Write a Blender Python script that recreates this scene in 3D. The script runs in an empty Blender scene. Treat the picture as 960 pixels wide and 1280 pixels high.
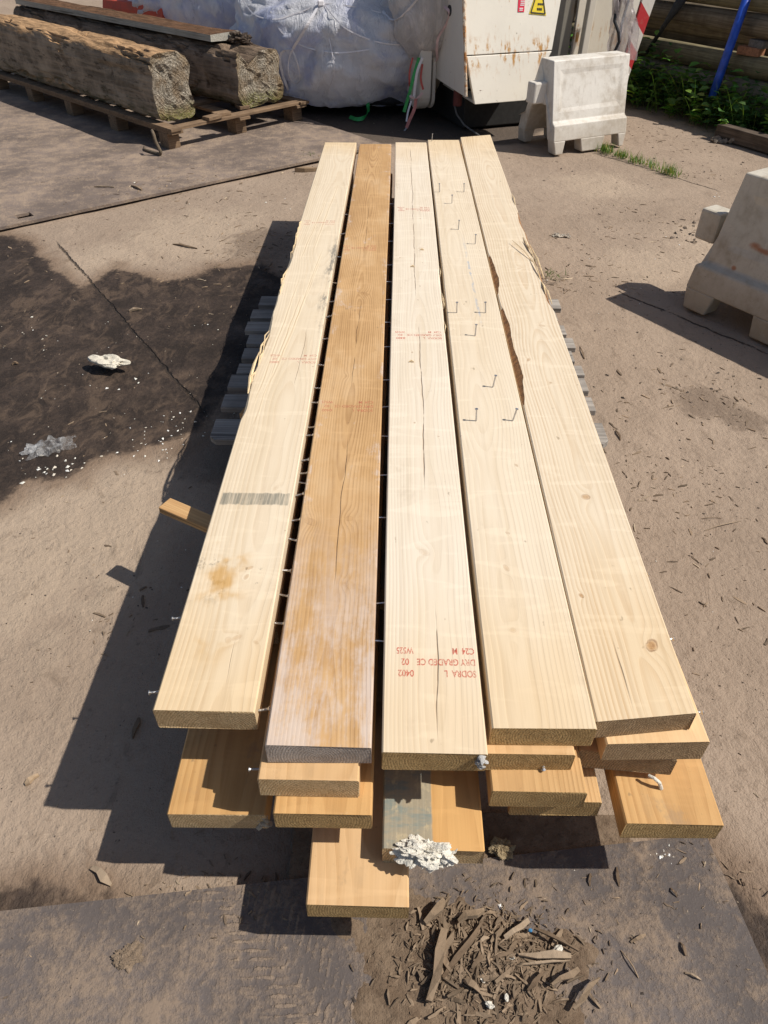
import bpy, bmesh, math, random
import numpy as np
from mathutils import Vector, Matrix
from mathutils.bvhtree import BVHTree
R = math.radians
rnd = random.Random(7)
C = bpy.context.scene.collection
CAMH = 1.48

# ---------------------------------------------------------------- camera maths (a pixel of the 960x1280 photo -> a point in the yard)
FPX = 888.0
PITCH, YAW = R(41.22), R(1.0676)
CD = np.array([-math.sin(YAW) * math.cos(PITCH), math.cos(YAW) * math.cos(PITCH), -math.sin(PITCH)])
CR = np.array([math.cos(YAW), math.sin(YAW), 0.0])
CU = np.cross(CR, CD)
def ray(px, py): return CD + CR * (px - 480) / FPX - CU * (py - 640) / FPX
def at(px, py, z=0.0):
    q = ray(px, py); k = (z - CAMH) / q[2]
    return Vector((q[0] * k, q[1] * k, z))
def aty(px, py, Y):
    q = ray(px, py); k = Y / q[1]
    return Vector((q[0] * k, Y, q[2] * k + CAMH))

# ---------------------------------------------------------------- numpy value noise
def _hash(ix, iy, iz, seed):
    h = (ix.astype(np.int64) * 374761393 + iy.astype(np.int64) * 668265263 + iz.astype(np.int64) * 2147483647 + seed * 974634777) & 0xffffffff
    h = ((h ^ (h >> 13)) * 1274126177) & 0xffffffff
    h = ((h ^ (h >> 16)) * 2246822519) & 0xffffffff
    return ((h ^ (h >> 15)) & 0xffffff) / float(0xffffff)
def vnoise(p, seed=0):
    p = np.asarray(p, float); i = np.floor(p); f = p - i; f = f * f * (3 - 2 * f)
    x, y, z = i[:, 0], i[:, 1], i[:, 2]; r = 0
    for dx in (0, 1):
        for dy in (0, 1):
            for dz in (0, 1):
                w = (f[:, 0] if dx else 1 - f[:, 0]) * (f[:, 1] if dy else 1 - f[:, 1]) * (f[:, 2] if dz else 1 - f[:, 2])
                r = r + w * _hash(x + dx, y + dy, z + dz, seed)
    return r
def fbm(p, oct=4, seed=0):
    p = np.asarray(p, float); s = 0; a = .5; t = 0
    for k in range(oct):
        s = s + a * vnoise(p * 2 ** k, seed + k * 17); t += a; a *= .5
    return s / t
def sdpoly(P, poly):
    """signed distance to a polygon, positive inside"""
    P = np.asarray(P, float); n = len(poly); d = np.full(len(P), 1e9); ins = np.zeros(len(P), bool)
    for i in range(n):
        a = np.array(poly[i][:2], float); b = np.array(poly[(i + 1) % n][:2], float); e = b - a; w = P - a
        t = np.clip((w @ e) / max(e @ e, 1e-12), 0, 1); q = w - t[:, None] * e
        d = np.minimum(d, np.hypot(q[:, 0], q[:, 1]))
        c = ((a[1] <= P[:, 1]) != (b[1] <= P[:, 1]))
        xs = a[0] + (P[:, 1] - a[1]) / (b[1] - a[1] if b[1] != a[1] else 1e-9) * (b[0] - a[0])
        ins ^= c & (P[:, 0] < xs)
    return np.where(ins, d, -d)
def sstep(x, a, b):
    t = np.clip((x - a) / (b - a), 0, 1); return t * t * (3 - 2 * t)

# ---------------------------------------------------------------- shader builder
class S:
    def __init__(s, b, o): s.b = b; s.o = o
    def __add__(s, v): return s.b.m('ADD', s, v)
    __radd__ = __add__
    def __sub__(s, v): return s.b.m('SUBTRACT', s, v)
    def __rsub__(s, v): return s.b.m('SUBTRACT', v, s)
    def __mul__(s, v): return s.b.m('MULTIPLY', s, v)
    __rmul__ = __mul__
    def __truediv__(s, v): return s.b.m('DIVIDE', s, v)
    def __pow__(s, v): return s.b.m('POWER', s, v)
class B:
    def __init__(b, name):
        b.mat = bpy.data.materials.new(name); b.mat.use_nodes = True
        b.nt = b.mat.node_tree; b.n = b.nt.nodes; b.l = b.nt.links
        for x in list(b.n): b.n.remove(x)
        b.out = b.n.new('ShaderNodeOutputMaterial')
        b._co = None
    def put(b, sock, v):
        if isinstance(v, S): b.l.new(v.o, sock)
        elif v is not None:
            if hasattr(sock.default_value, '__len__') and len(sock.default_value) == 4 and len(v) == 3: v = (*v, 1)
            sock.default_value = v
    def m(b, op, *a):
        n = b.n.new('ShaderNodeMath'); n.operation = op
        for i, v in enumerate(a): b.put(n.inputs[i], v)
        return S(b, n.outputs[0])
    def abs(b, v): return b.m('ABSOLUTE', v)
    def mn(b, x, y): return b.m('MINIMUM', x, y)
    def mx(b, x, y): return b.m('MAXIMUM', x, y)
    def sm(b, x, a, c, lo=0., hi=1.):
        n = b.n.new('ShaderNodeMapRange'); n.interpolation_type = 'SMOOTHSTEP'
        b.put(n.inputs[0], x); b.put(n.inputs[1], a); b.put(n.inputs[2], c); b.put(n.inputs[3], lo); b.put(n.inputs[4], hi)
        return S(b, n.outputs[0])
    def obj(b):
        if not b._co: b._co = b.n.new('ShaderNodeTexCoord')
        return S(b, b._co.outputs['Object'])
    def pos(b): return S(b, b.n.new('ShaderNodeNewGeometry').outputs['Position'])
    def nrm(b):
        if not b._co: b._co = b.n.new('ShaderNodeTexCoord')
        return S(b, b._co.outputs['Normal'])
    def rand(b): return S(b, b.n.new('ShaderNodeObjectInfo').outputs['Random'])
    def attr(b, nm, col=False):
        n = b.n.new('ShaderNodeAttribute'); n.attribute_name = nm
        return S(b, n.outputs['Color' if col else 'Fac'])
    def sep(b, v):
        n = b.n.new('ShaderNodeSeparateXYZ'); b.put(n.inputs[0], v); return [S(b, o) for o in n.outputs]
    def vec(b, x, y, z):
        n = b.n.new('ShaderNodeCombineXYZ')
        for i, v in enumerate((x, y, z)): b.put(n.inputs[i], v)
        return S(b, n.outputs[0])
    def vmul(b, v, w):
        n = b.n.new('ShaderNodeVectorMath'); n.operation = 'MULTIPLY'; b.put(n.inputs[0], v); b.put(n.inputs[1], w); return S(b, n.outputs[0])
    def vadd(b, v, w):
        n = b.n.new('ShaderNodeVectorMath'); n.operation = 'ADD'; b.put(n.inputs[0], v); b.put(n.inputs[1], w); return S(b, n.outputs[0])
    def noise(b, v, scale=1., detail=3., rough=.5, dist=0.):
        n = b.n.new('ShaderNodeTexNoise'); b.put(n.inputs['Vector'], v)
        n.inputs['Scale'].default_value = scale; n.inputs['Detail'].default_value = detail; n.inputs['Roughness'].default_value = rough
        n.inputs['Distortion'].default_value = dist
        return S(b, n.outputs[0])
    def vor(b, v, scale=1., feat='F1', out='Distance'):
        n = b.n.new('ShaderNodeTexVoronoi'); n.feature = feat; b.put(n.inputs['Vector'], v); n.inputs['Scale'].default_value = scale
        return S(b, n.outputs[out])
    def mix(b, f, c1, c2, mode='MIX'):
        n = b.n.new('ShaderNodeMix'); n.data_type = 'RGBA'; n.blend_type = mode
        b.put(n.inputs[0], f); b.put(n.inputs[6], c1); b.put(n.inputs[7], c2); return S(b, n.outputs[2])
    def bump(b, h, dist=.002, st=1., nrm=None):
        n = b.n.new('ShaderNodeBump'); b.put(n.inputs['Height'], h); n.inputs['Distance'].default_value = dist; n.inputs['Strength'].default_value = st
        if nrm: b.put(n.inputs['Normal'], nrm)
        return S(b, n.outputs[0])
    def pbr(b, col, rough=.7, nrm=None, metal=0., spec=.5, **kw):
        n = b.n.new('ShaderNodeBsdfPrincipled'); b.put(n.inputs['Base Color'], col); b.put(n.inputs['Roughness'], rough)
        b.put(n.inputs['Metallic'], metal); b.put(n.inputs['Specular IOR Level'], spec)
        for k, v in kw.items(): b.put(n.inputs[k], v)
        if nrm: b.put(n.inputs['Normal'], nrm)
        b.l.new(n.outputs[0], b.out.inputs[0]); return n
def plain(name, col, rough=.6, var=.25, scale=30., bump=.0006, metal=0.):
    b = B(name); o = b.obj(); n = b.noise(o, scale, 5, .6); n2 = b.noise(o, scale * 6, 3, .6)
    c = b.mix(b.sm(n, .3, .75), tuple(x * (1 - var) for x in col), tuple(min(1, x * (1 + var)) for x in col))
    c = b.mix(b.sm(n2, .55, .75) * .35, c, tuple(x * .45 for x in col))
    b.pbr(c, rough, b.bump(n2, bump), metal); return b.mat

# ---------------------------------------------------------------- object helpers
def link(name, me, parent=None, mats=(), loc=None, rot=None):
    for m in mats: me.materials.append(m)
    o = bpy.data.objects.new(name, me); C.objects.link(o)
    if parent: o.parent = parent
    if loc is not None: o.location = loc
    if rot is not None: o.rotation_euler = rot
    return o
def mesh(name, V, F, mi=None, smooth=False):
    me = bpy.data.meshes.new(name); me.from_pydata([tuple(v) for v in V], [], [tuple(f) for f in F])
    if mi is not None: me.polygons.foreach_set('material_index', np.asarray(mi, np.int32))
    if smooth: me.polygons.foreach_set('use_smooth', np.ones(len(me.polygons), bool))
    me.update(); return me
def tag(o, label, cat, group=None, kind=None):
    o['label'] = label; o['category'] = cat
    if group: o['group'] = group
    if kind: o['kind'] = kind
    return o
def struct(o, kind='structure'): o['kind'] = kind; return o
def empty(name, loc=(0, 0, 0), rz=0.):
    o = bpy.data.objects.new(name, None); C.objects.link(o); o.location = loc; o.rotation_euler = (0, 0, rz); o.empty_display_size = .1
    return o
class MB:
    """collects boxes, prisms and tubes into one mesh"""
    def __init__(s): s.V = []; s.F = []; s.M = []
    def add(s, V, F, m=0):
        k = len(s.V); s.V += [Vector(v) for v in V]; s.F += [tuple(i + k for i in f) for f in F]; s.M += [m] * len(F); return s
    def hexa(s, p, m=0):  # p: 4 bottom + 4 top, counter-clockwise from above
        return s.add(p, [(3, 2, 1, 0), (4, 5, 6, 7), (0, 1, 5, 4), (1, 2, 6, 5), (2, 3, 7, 6), (3, 0, 4, 7)], m)
    def box(s, c, d, rz=0., m=0, tilt=None):
        x, y, z = (v / 2 for v in d); M = Matrix.Rotation(rz, 3, 'Z')
        if tilt: M = M @ tilt
        P = [Vector(c) + M @ Vector(q) for q in ((-x, -y, -z), (x, -y, -z), (x, y, -z), (-x, y, -z), (-x, -y, z), (x, -y, z), (x, y, z), (-x, y, z))]
        return s.hexa(P, m)
    def tube(s, pts, r, n=10, m=0, caps=True):
        pts = [Vector(p) for p in pts]; rings = []; up = None
        for i, p in enumerate(pts):
            t = (pts[min(i + 1, len(pts) - 1)] - pts[max(i - 1, 0)]).normalized()
            if up is None: up = t.orthogonal().normalized()
            up = (up - t * up.dot(t)).normalized(); w = t.cross(up)
            rr = r[i] if hasattr(r, '__len__') else r
            rings.append([p + (up * math.cos(a) + w * math.sin(a)) * rr for a in [2 * math.pi * k / n for k in range(n)]])
        V = [v for g in rings for v in g]; F = []
        for i in range(len(rings) - 1):
            for k in range(n): F.append((i * n + k, i * n + (k + 1) % n, (i + 1) * n + (k + 1) % n, (i + 1) * n + k))
        if caps: F.append(tuple(range(n - 1, -1, -1))); F.append(tuple((len(rings) - 1) * n + k for k in range(n)))
        return s.add(V, F, m)
    def prism(s, poly, ext, m=0):  # planar 3-D polygon extruded by a vector
        n = len(poly); P = [Vector(p) for p in poly]; Q = [p + Vector(ext) for p in P]
        F = [tuple(range(n - 1, -1, -1)), tuple(range(n, 2 * n))] + [(i, (i + 1) % n, n + (i + 1) % n, n + i) for i in range(n)]
        return s.add(P + Q, F, m)
    def build(s, name, mats, parent=None, loc=None, rot=None, smooth=False, bevel=0.):
        me = mesh(name, s.V, s.F, s.M, smooth)
        bm = bmesh.new(); bm.from_mesh(me); bmesh.ops.recalc_face_normals(bm, faces=bm.faces); bm.to_mesh(me); bm.free()
        o = link(name, me, parent, mats if isinstance(mats, (list, tuple)) else [mats], loc, rot)
        if bevel:
            md = o.modifiers.new('bevel', 'BEVEL'); md.width = bevel; md.segments = 2; md.limit_method = 'ANGLE'; md.angle_limit = R(35)
        return o
def ribbon(pts, width, wdir, name, mat, parent=None, twist=0.):
    """a strap along pts; smooth through a Catmull-Rom curve"""
    P = [Vector(p) for p in pts]; out = []
    for i in range(len(P) - 1):
        p0, p1, p2, p3 = P[max(i - 1, 0)], P[i], P[i + 1], P[min(i + 2, len(P) - 1)]
        for k in range(6):
            t = k / 6; out.append(.5 * ((2 * p1) + (p2 - p0) * t + (2 * p0 - 5 * p1 + 4 * p2 - p3) * t * t + (3 * p1 - p0 - 3 * p2 + p3) * t ** 3))
    out.append(P[-1]); V = []; F = []; th = .0012
    for i, p in enumerate(out):
        t = (out[min(i + 1, len(out) - 1)] - out[max(i - 1, 0)]).normalized()
        w = Vector(wdir); w = (w - t * w.dot(t)).normalized(); w = Matrix.Rotation(twist * math.sin(i * .35), 3, t) @ w; nn = t.cross(w)
        V += [p - w * width / 2 - nn * th, p + w * width / 2 - nn * th, p + w * width / 2 + nn * th, p - w * width / 2 + nn * th]
    for i in range(len(out) - 1):
        for k in range(4): F.append((i * 4 + k, i * 4 + (k + 1) % 4, i * 4 + 4 + (k + 1) % 4, i * 4 + 4 + k))
    F += [(3, 2, 1, 0), tuple(len(V) - 4 + k for k in range(4))]
    return link(name, mesh(name, V, F), parent, [mat])
def grid_mesh(name, xs, ys, zfn, attrs=None):
    X, Y = np.meshgrid(xs, ys); P = np.stack([X.ravel(), Y.ravel()], 1); z = zfn(P)
    V = np.column_stack([P, z]); nx, ny = len(xs), len(ys)
    I = np.arange(nx * ny).reshape(ny, nx); F = np.stack([I[:-1, :-1], I[:-1, 1:], I[1:, 1:], I[1:, :-1]], -1).reshape(-1, 4)
    me = bpy.data.meshes.new(name); me.from_pydata(V.tolist(), [], F.tolist())
    for k, fn in (attrs or {}).items():
        a = me.attributes.new(k, 'FLOAT', 'POINT'); a.data.foreach_set('value', np.asarray(fn(P), np.float32))
    me.polygons.foreach_set('use_smooth', np.ones(len(me.polygons), bool)); me.update(); return me

# ================================================================ MATERIALS
def wood(name, light, dark, pith=(0, -.05), spacing=.0045, contrast=.5, seed=0., knots=(), cracks=(), origin=(0, 0), top=.047, extra=None, rough=.62, wobble=.02, patch=.25, warm=.6, zw=.06):
    b = B(name); o = b.obj(); x, y, z = b.sep(o); sd = (seed * 3.1, seed * 7.7, seed)
    o2 = b.vadd(o, sd)
    w1 = b.noise(b.vmul(o2, (.3, .9, .3)), 1.3, 2, .5) - .5
    w2 = b.noise(b.vadd(b.vmul(o2, (.3, .7, .3)), (9, 4, 2)), 1.6, 2, .5) - .5
    w3 = b.noise(b.vmul(o2, (14, 2.2, 14)), 1, 3, .55) - .5
    dx = x - pith[0] + w1 * (wobble * 2.2); dz = z - (top + pith[1]) + w2 * zw
    r = b.m('SQRT', dx * dx + dz * dz) + w3 * .006
    kd = None; kmask = None; kring = None
    kw = b.noise(b.vmul(o2, (1, .8, 1)), 70, 3, .6) - .5
    for kk_ in knots:
        kx, ky, kr = kk_[:3]; ks = kk_[3] if len(kk_) > 3 else .6; hsh = math.sin(kx * 91.7 + ky * 37.3); ca, sa = math.cos(hsh), math.sin(hsh); st = .75 + .25 * math.cos(hsh * 9)
        ex = (x - (kx - origin[0])); ey = (y - (ky - origin[1]))
        q = b.m('SQRT', ex * ex + ey * ey * .4) * (1. / kr)      # 1 at the rim of the knot's swirl
        bend = b.m('EXPONENT', q * q * -.28)
        r = r + bend * (kr * 1.1)
        e1 = ex * ca + ey * sa; e2 = (ey * ca - ex * sa) * st
        d2 = b.m('SQRT', e1 * e1 + e2 * e2) + kw * (kr * .7)
        k1 = b.sm(d2, kr * .35, kr * 1.05, ks, 0.)
        kmask = k1 if kmask is None else b.mx(kmask, k1)
        rg = b.sm(b.abs(d2 - kr * .8), 0., kr * .2, ks, 0.)
        kring = rg if kring is None else b.mx(kring, rg)
    g = b.m('FRACT', r / spacing)
    ring = b.sm(g, .25, .86) * b.sm(g, .9, 1., 1., 0.)
    amp = b.noise(b.vec(b.m('FLOOR', r / spacing) * 1.7, 0, seed), 3.1, 1, .5)
    amp2 = b.noise(b.vmul(o2, (9, .8, 9)), 1, 3, .6)
    ring = ring * b.sm(b.noise(b.vmul(o2, (60, 5, 60)), 1, 3, .65), .25, .6, .45, 1.)
    ringa = ring * b.sm(amp, .25, .75, .45, 1.) * b.sm(amp2, .3, .7, .55, 1.15)
    fib = b.noise(b.vmul(o2, (420, 9, 420)), 1, 3, .6)
    fib2 = b.noise(b.vmul(o2, (90, 2.5, 90)), 1, 3, .6)
    pat = b.noise(b.vmul(o2, (7, 1.6, 7)), 1, 3, .55)
    c = b.mix(ringa * contrast, light, dark)
    c = b.mix(b.sm(pat, .35, .75) * patch, c, tuple(a * .86 * k for a, k in zip(light, (1.02, .94, .82))))
    c = b.mix(b.sm(fib2, .45, .8) * .28, c, tuple(a * .74 for a in dark))
    c = b.mix(b.sm(fib, .35, .7) * .14, c, tuple(min(1, a * 1.12) for a in light))
    # faint planer marks; pale waves of reflected light are put into the colour
    sheen = b.noise(b.vmul(o2, (5, 22, 5)), 1, 2, .5, 1.2)
    c = b.mix(b.sm(sheen, .54, .68) * .3, c, tuple(min(1, a * 1.16) for a in light))
    smu = b.noise(b.vmul(o2, (10, 5, 10)), 1, 5, .72); c = b.mix(b.sm(smu, .58, .74) * .22, c, (.36, .28, .19))
    lng = b.noise(b.vmul(o2, (34, .5, 34)), 1, 3, .6); c = b.mix(b.sm(lng, .5, .72) * .3, c, tuple(a * .82 * k for a, k in zip(light, (1., .93, .8))))
    if kmask is not None:
        kc = b.mix(b.sm(b.noise(o2, 160, 2), .35, .7), (.46, .27, .12), (.32, .165, .065))
        c = b.mix(kmask * .85, c, kc); c = b.mix(kring * .7 * b.sm(kw, -.2, .15), c, (.2, .095, .04))
    endw = b.sm(b.abs(y) + (pat - .5) * .5, 1.35, 1.85)
    c = b.mix(endw * warm, c, b.mix(1., c, (.95, .83, .64), 'MULTIPLY'))
    # small dirt specks and dents
    sp = b.noise(b.vmul(o2, (1, .6, 1)), 55, 2, .5)
    c = b.mix(b.sm(sp, .73, .8) * .5, c, (.2, .14, .08))
    crk = None
    for (cx, y0, y1, w) in cracks:
        ly0, ly1 = y0 - origin[1], y1 - origin[1]
        wig = (b.noise(b.vec(cx * 7., y * 3.2, seed), 1, 3, .6) - .5) * .022
        dd = b.abs(x - (cx - origin[0]) - wig)
        win = b.sm(y, ly0, ly0 + .12) * b.sm(y, ly1 - .12, ly1, 1., 0.)
        k = b.sm(dd, w * .15, w * .75, 1., 0.) * win * b.sm(b.noise(b.vec(cx * 3., y * 9., seed), 1, 3, .6), .3, .5)
        crk = k if crk is None else b.mx(crk, k)
    if crk is not None: c = b.mix(crk * .7, c, (.17, .085, .04))
    if extra: c = extra(b, c, x, y, z, o2)
    h = fib * .25 + ring * -.35 + fib2 * .3
    if crk is not None: h = h - crk * 2.5
    b.pbr(c, rough, b.bump(h, .0007, .8), 0., .28); return b.mat
def endgrain(name, light, dark, seed=0., pith=(0, -.05), speck=.5):
    b = B(name); o = b.obj(); x, y, z = b.sep(o); o2 = b.vadd(o, (seed, seed * 2, seed * 5))
    dx = x - pith[0]; dz = z - (.047 + pith[1]); w = b.noise(o2, 40, 3) - .5
    r = b.m('SQRT', dx * dx + dz * dz) + w * .004; g = b.m('FRACT', r / .0048); ring = b.sm(g, .3, .9) * b.sm(g, .93, 1., 1., 0.)
    n = b.noise(b.vmul(o2, (1.5, 1, 1)), 260, 4, .75); n2 = b.noise(o2, 28, 4, .6); saw = b.noise(b.vmul(o2, (1, 1, .22)), 380, 2, .6)
    c = b.mix(ring * .75, light, dark); c = b.mix(b.sm(n, .48, .64) * speck, c, tuple(a * .42 for a in dark)); c = b.mix(b.sm(n, .42, .34) * .4, c, tuple(min(1, a * 1.5) for a in light)); c = b.mix(b.sm(n2, .4, .75) * .55, c, dark)
    c = b.mix(b.sm(saw, .6, .75) * .45, c, tuple(min(1, a * 1.45) for a in light))
    b.pbr(c, .85, b.bump(n * 1.2 + saw * .7 + ring * .2, .004, 1.), 0., .15); return b.mat

def lower_dirt(b, c, x, y, z, o2):
    ry = b.rand() * 7.; q = b.vadd(o2, b.vec(ry, ry * 2., 0)); n = b.noise(b.vmul(q, (14, 9, 8)), 1, 5, .72); n2 = b.noise(b.vmul(q, (6, 3, 6)), 1, 4, .6); n3 = b.noise(q, 130, 3, .7)
    c = b.mix(b.sm(n2, .35, .7) * .4, c, b.mix(1., c, (.74, .66, .55), 'MULTIPLY')); c = b.mix(b.sm(n, .58, .72) * .45, c, (.30, .21, .13)); c = b.mix(b.sm(n, .36, .26) * .3, c, (.70, .58, .42))
    return b.mix(b.sm(n3, .66, .74) * .4, c, (.17, .11, .06))
PINE_L, PINE_D = (.71, .545, .345), (.53, .34, .16)
def stain_band(y0, y1):
    def f(b, c, x, y, z, o2):
        n = b.noise(b.vmul(o2, (260, 8, 1)), 1, 3, .7); e = (b.noise(b.vmul(o2, (1, 1, 1)), 60, 2) - .5) * .012
        m = b.sm(y + e, y0, y0 + .006) * b.sm(y + e, y1 - .006, y1, 1., 0.) * b.sm(n, .34, .62, .35, .95)
        m = m * b.sm(x, -.078, -.074) * b.sm(x, .078, .082, 1., 0.)
        c = b.mix(m * .8, c, (.13, .135, .115))
        # dirty smudges and orange resin stain nearer the end
        s1 = b.noise(b.vmul(o2, (26, 20, 1)), 1, 4, .7); win = b.sm(y, -1.58, -1.52) * b.sm(y, -1.46, -1.4, 1., 0.)
        c = b.mix(b.sm(s1, .56, .66) * win * .55, c, (.2, .17, .13))
        s2 = b.noise(b.vmul(o2, (12, 9, 1)), 1, 3, .6); win2 = b.sm(y, -1.74, -1.6) * b.sm(y, -1.45, -1.3, 1., 0.) * b.sm(x, -.075, -.05) * b.sm(x, .0, .04, 1., 0.)
        c = b.mix(b.sm(s2, .5, .68) * win2 * .75, c, (.5, .27, .06))
        # blue-grey stain along the right edge, further up
        s3 = b.noise(b.vmul(o2, (30, 7, 1)), 1, 4, .7); win3 = b.sm(y, -.55, -.3) * b.sm(y, .2, .5, 1., 0.) * b.sm(x, .045, .075)
        c = b.mix(b.sm(s3, .47, .62) * win3 * .75, c, (.13, .13, .12))
        for k_, (x0_, y0_, sl_, ya_, yb_) in enumerate(((-.05, -.95, .055, -1., -.1), (-.035, -.75, .075, -.85, .2), (-.062, -.85, .04, -.9, .0), (-.02, -.6, .06, -.7, .3), (.0, .3, .05, .2, 1.1), (-.04, .2, .06, .1, .9))):
            d_ = b.abs(x - (y - y0_) * sl_ - x0_ + (b.noise(b.vec(k_ * 3.7, y * 6, 1.), 1, 2, .5) - .5) * .012); w_ = b.sm(y, ya_, ya_ + .15) * b.sm(y, yb_ - .15, yb_, 1., 0.)
            c = b.mix(b.sm(d_, .0004, .0022, 1., 0.) * w_ * .35, c, (.42, .27, .13)); c = b.mix(b.sm(b.abs(d_ - .004), .0, .003, 1., 0.) * w_ * .5, c, (.84, .70, .50))
        return c
    return f
def whitewash(b, c, x, y, z, o2):
    n = b.noise(b.vmul(o2, (150, 9, 20)), 1, 4, .7); n2 = b.noise(b.vmul(o2, (11, 6, 4)), 1, 5, .68); n3 = b.noise(b.vmul(o2, (40, 26, 4)), 1, 4, .7); edge = b.sm(b.abs(x), .05, .088)
    m = b.sm(y + (n2 - .5) * .5, -1.12, -1.72) * b.sm(n * .5 + n2 + n3 * .35 + edge * .12, .78, 1.12)
    far = b.sm(n2 + edge * .13 + (n3 - .5) * .4, .62, .76) * b.sm(n, .35, .6) * .5
    cz = b.noise(b.vmul(o2, (6, 3, 4)), 1, 4, .65); c = b.mix(b.sm(cz, .35, .7) * .45, c, b.mix(1., c, (.62, .55, .45), 'MULTIPLY'))
    c = b.mix(b.sm(cz, .5, .3) * .3, c, (.60, .44, .27))
    c = b.mix(b.mn(b.mx(m * .62, far), .6), c, (.63, .56, .52))
    drk = b.sm(b.noise(b.vmul(o2, (24, 14, 3)), 1, 5, .72), .66, .73)
    return b.mix(drk * .5, c, (.21, .13, .08))
def grey_half(b, c, x, y, z, o2):
    n = b.noise(b.vmul(o2, (8, 20, 1)), 1, 4, .7); n2 = b.noise(b.vmul(o2, (50, 30, 1)), 1, 3, .7)
    m = b.sm(x + (n2 - .5) * .004, -.004, .0, 1., 0.)
    g = b.mix(b.sm(n, .42, .6), (.3, .27, .2), (.17, .22, .21)); g = b.mix(b.sm(n2, .55, .7), g, (.42, .36, .24))
    return b.mix(m * .92, c, g)
def blue_line(b, c, x, y, z, o2):
    n = b.noise(b.vmul(o2, (40, 14, 1)), 1, 3, .7)
    cx = .012 + (y - .2) * -.012
    m = b.sm(b.abs(x - cx), .002, .006, 1., 0.) * b.sm(y, -.42, -.3) * b.sm(y, .1, .45, 1., 0.) * b.sm(n, .42, .6)
    return b.mix(m * .6, c, (.28, .36, .46))
def old_plank(name, a, d, seed, dirt=.5):
    b = B(name); o = b.obj(); x, y, z = b.sep(o); o2 = b.vadd(b.vadd(o, (seed, seed * 3, 0)), b.vmul(b.vec(1, 1, 1), b.vec(b.rand() * 9, b.rand() * 5, 0)))
    f = b.noise(b.vmul(o2, (2.5, 120, 120)), 1, 4, .65); n = b.noise(o2, 7, 4, .6); f2 = b.noise(b.vmul(o2, (1.2, 40, 40)), 1, 3, .6)
    c = b.mix(b.sm(f, .3, .7), d, a); c = b.mix(b.sm(n, .4, .7) * dirt, c, tuple(v * .6 for v in d)); c = b.mix(b.sm(f2, .62, .7) * .7, c, tuple(v * .35 for v in d))
    b.pbr(c, .85, b.bump(f + f2, .0016), 0., .2); return b.mat
GREYPLANK = old_plank('weathered_grey_plank', (.40, .37, .33), (.22, .20, .18), 3.)
BROWNPLANK = old_plank('brown_pallet_wood', (.30, .20, .12), (.15, .10, .065), 8.)
STICKWOOD = old_plank('spacer_stick_wood', (.62, .40, .19), (.44, .25, .11), 5., .3)
BARK = plain('bark_edge', (.34, .17, .07), .85, .4, 60, .003)
SPLINT = plain('fresh_splinter_wood', (.74, .56, .33), .75, .15, 60, .001)
STEEL = plain('zinc_screw_steel', (.62, .62, .62), .32, .1, 300, .0001, 1.)
NAILST = plain('dull_nail_steel', (.50, .50, .52), .38, .2, 300, .0001, .9)
FOAM = plain('dirty_white_plaster', (.70, .66, .57), .85, .18, 40, .004)
BLACKRUB = plain('black_rubber', (.02, .02, .022), .45, .3, 40)
ROPE = plain('old_rope', (.16, .12, .08), .9, .3, 120, .003)

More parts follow.
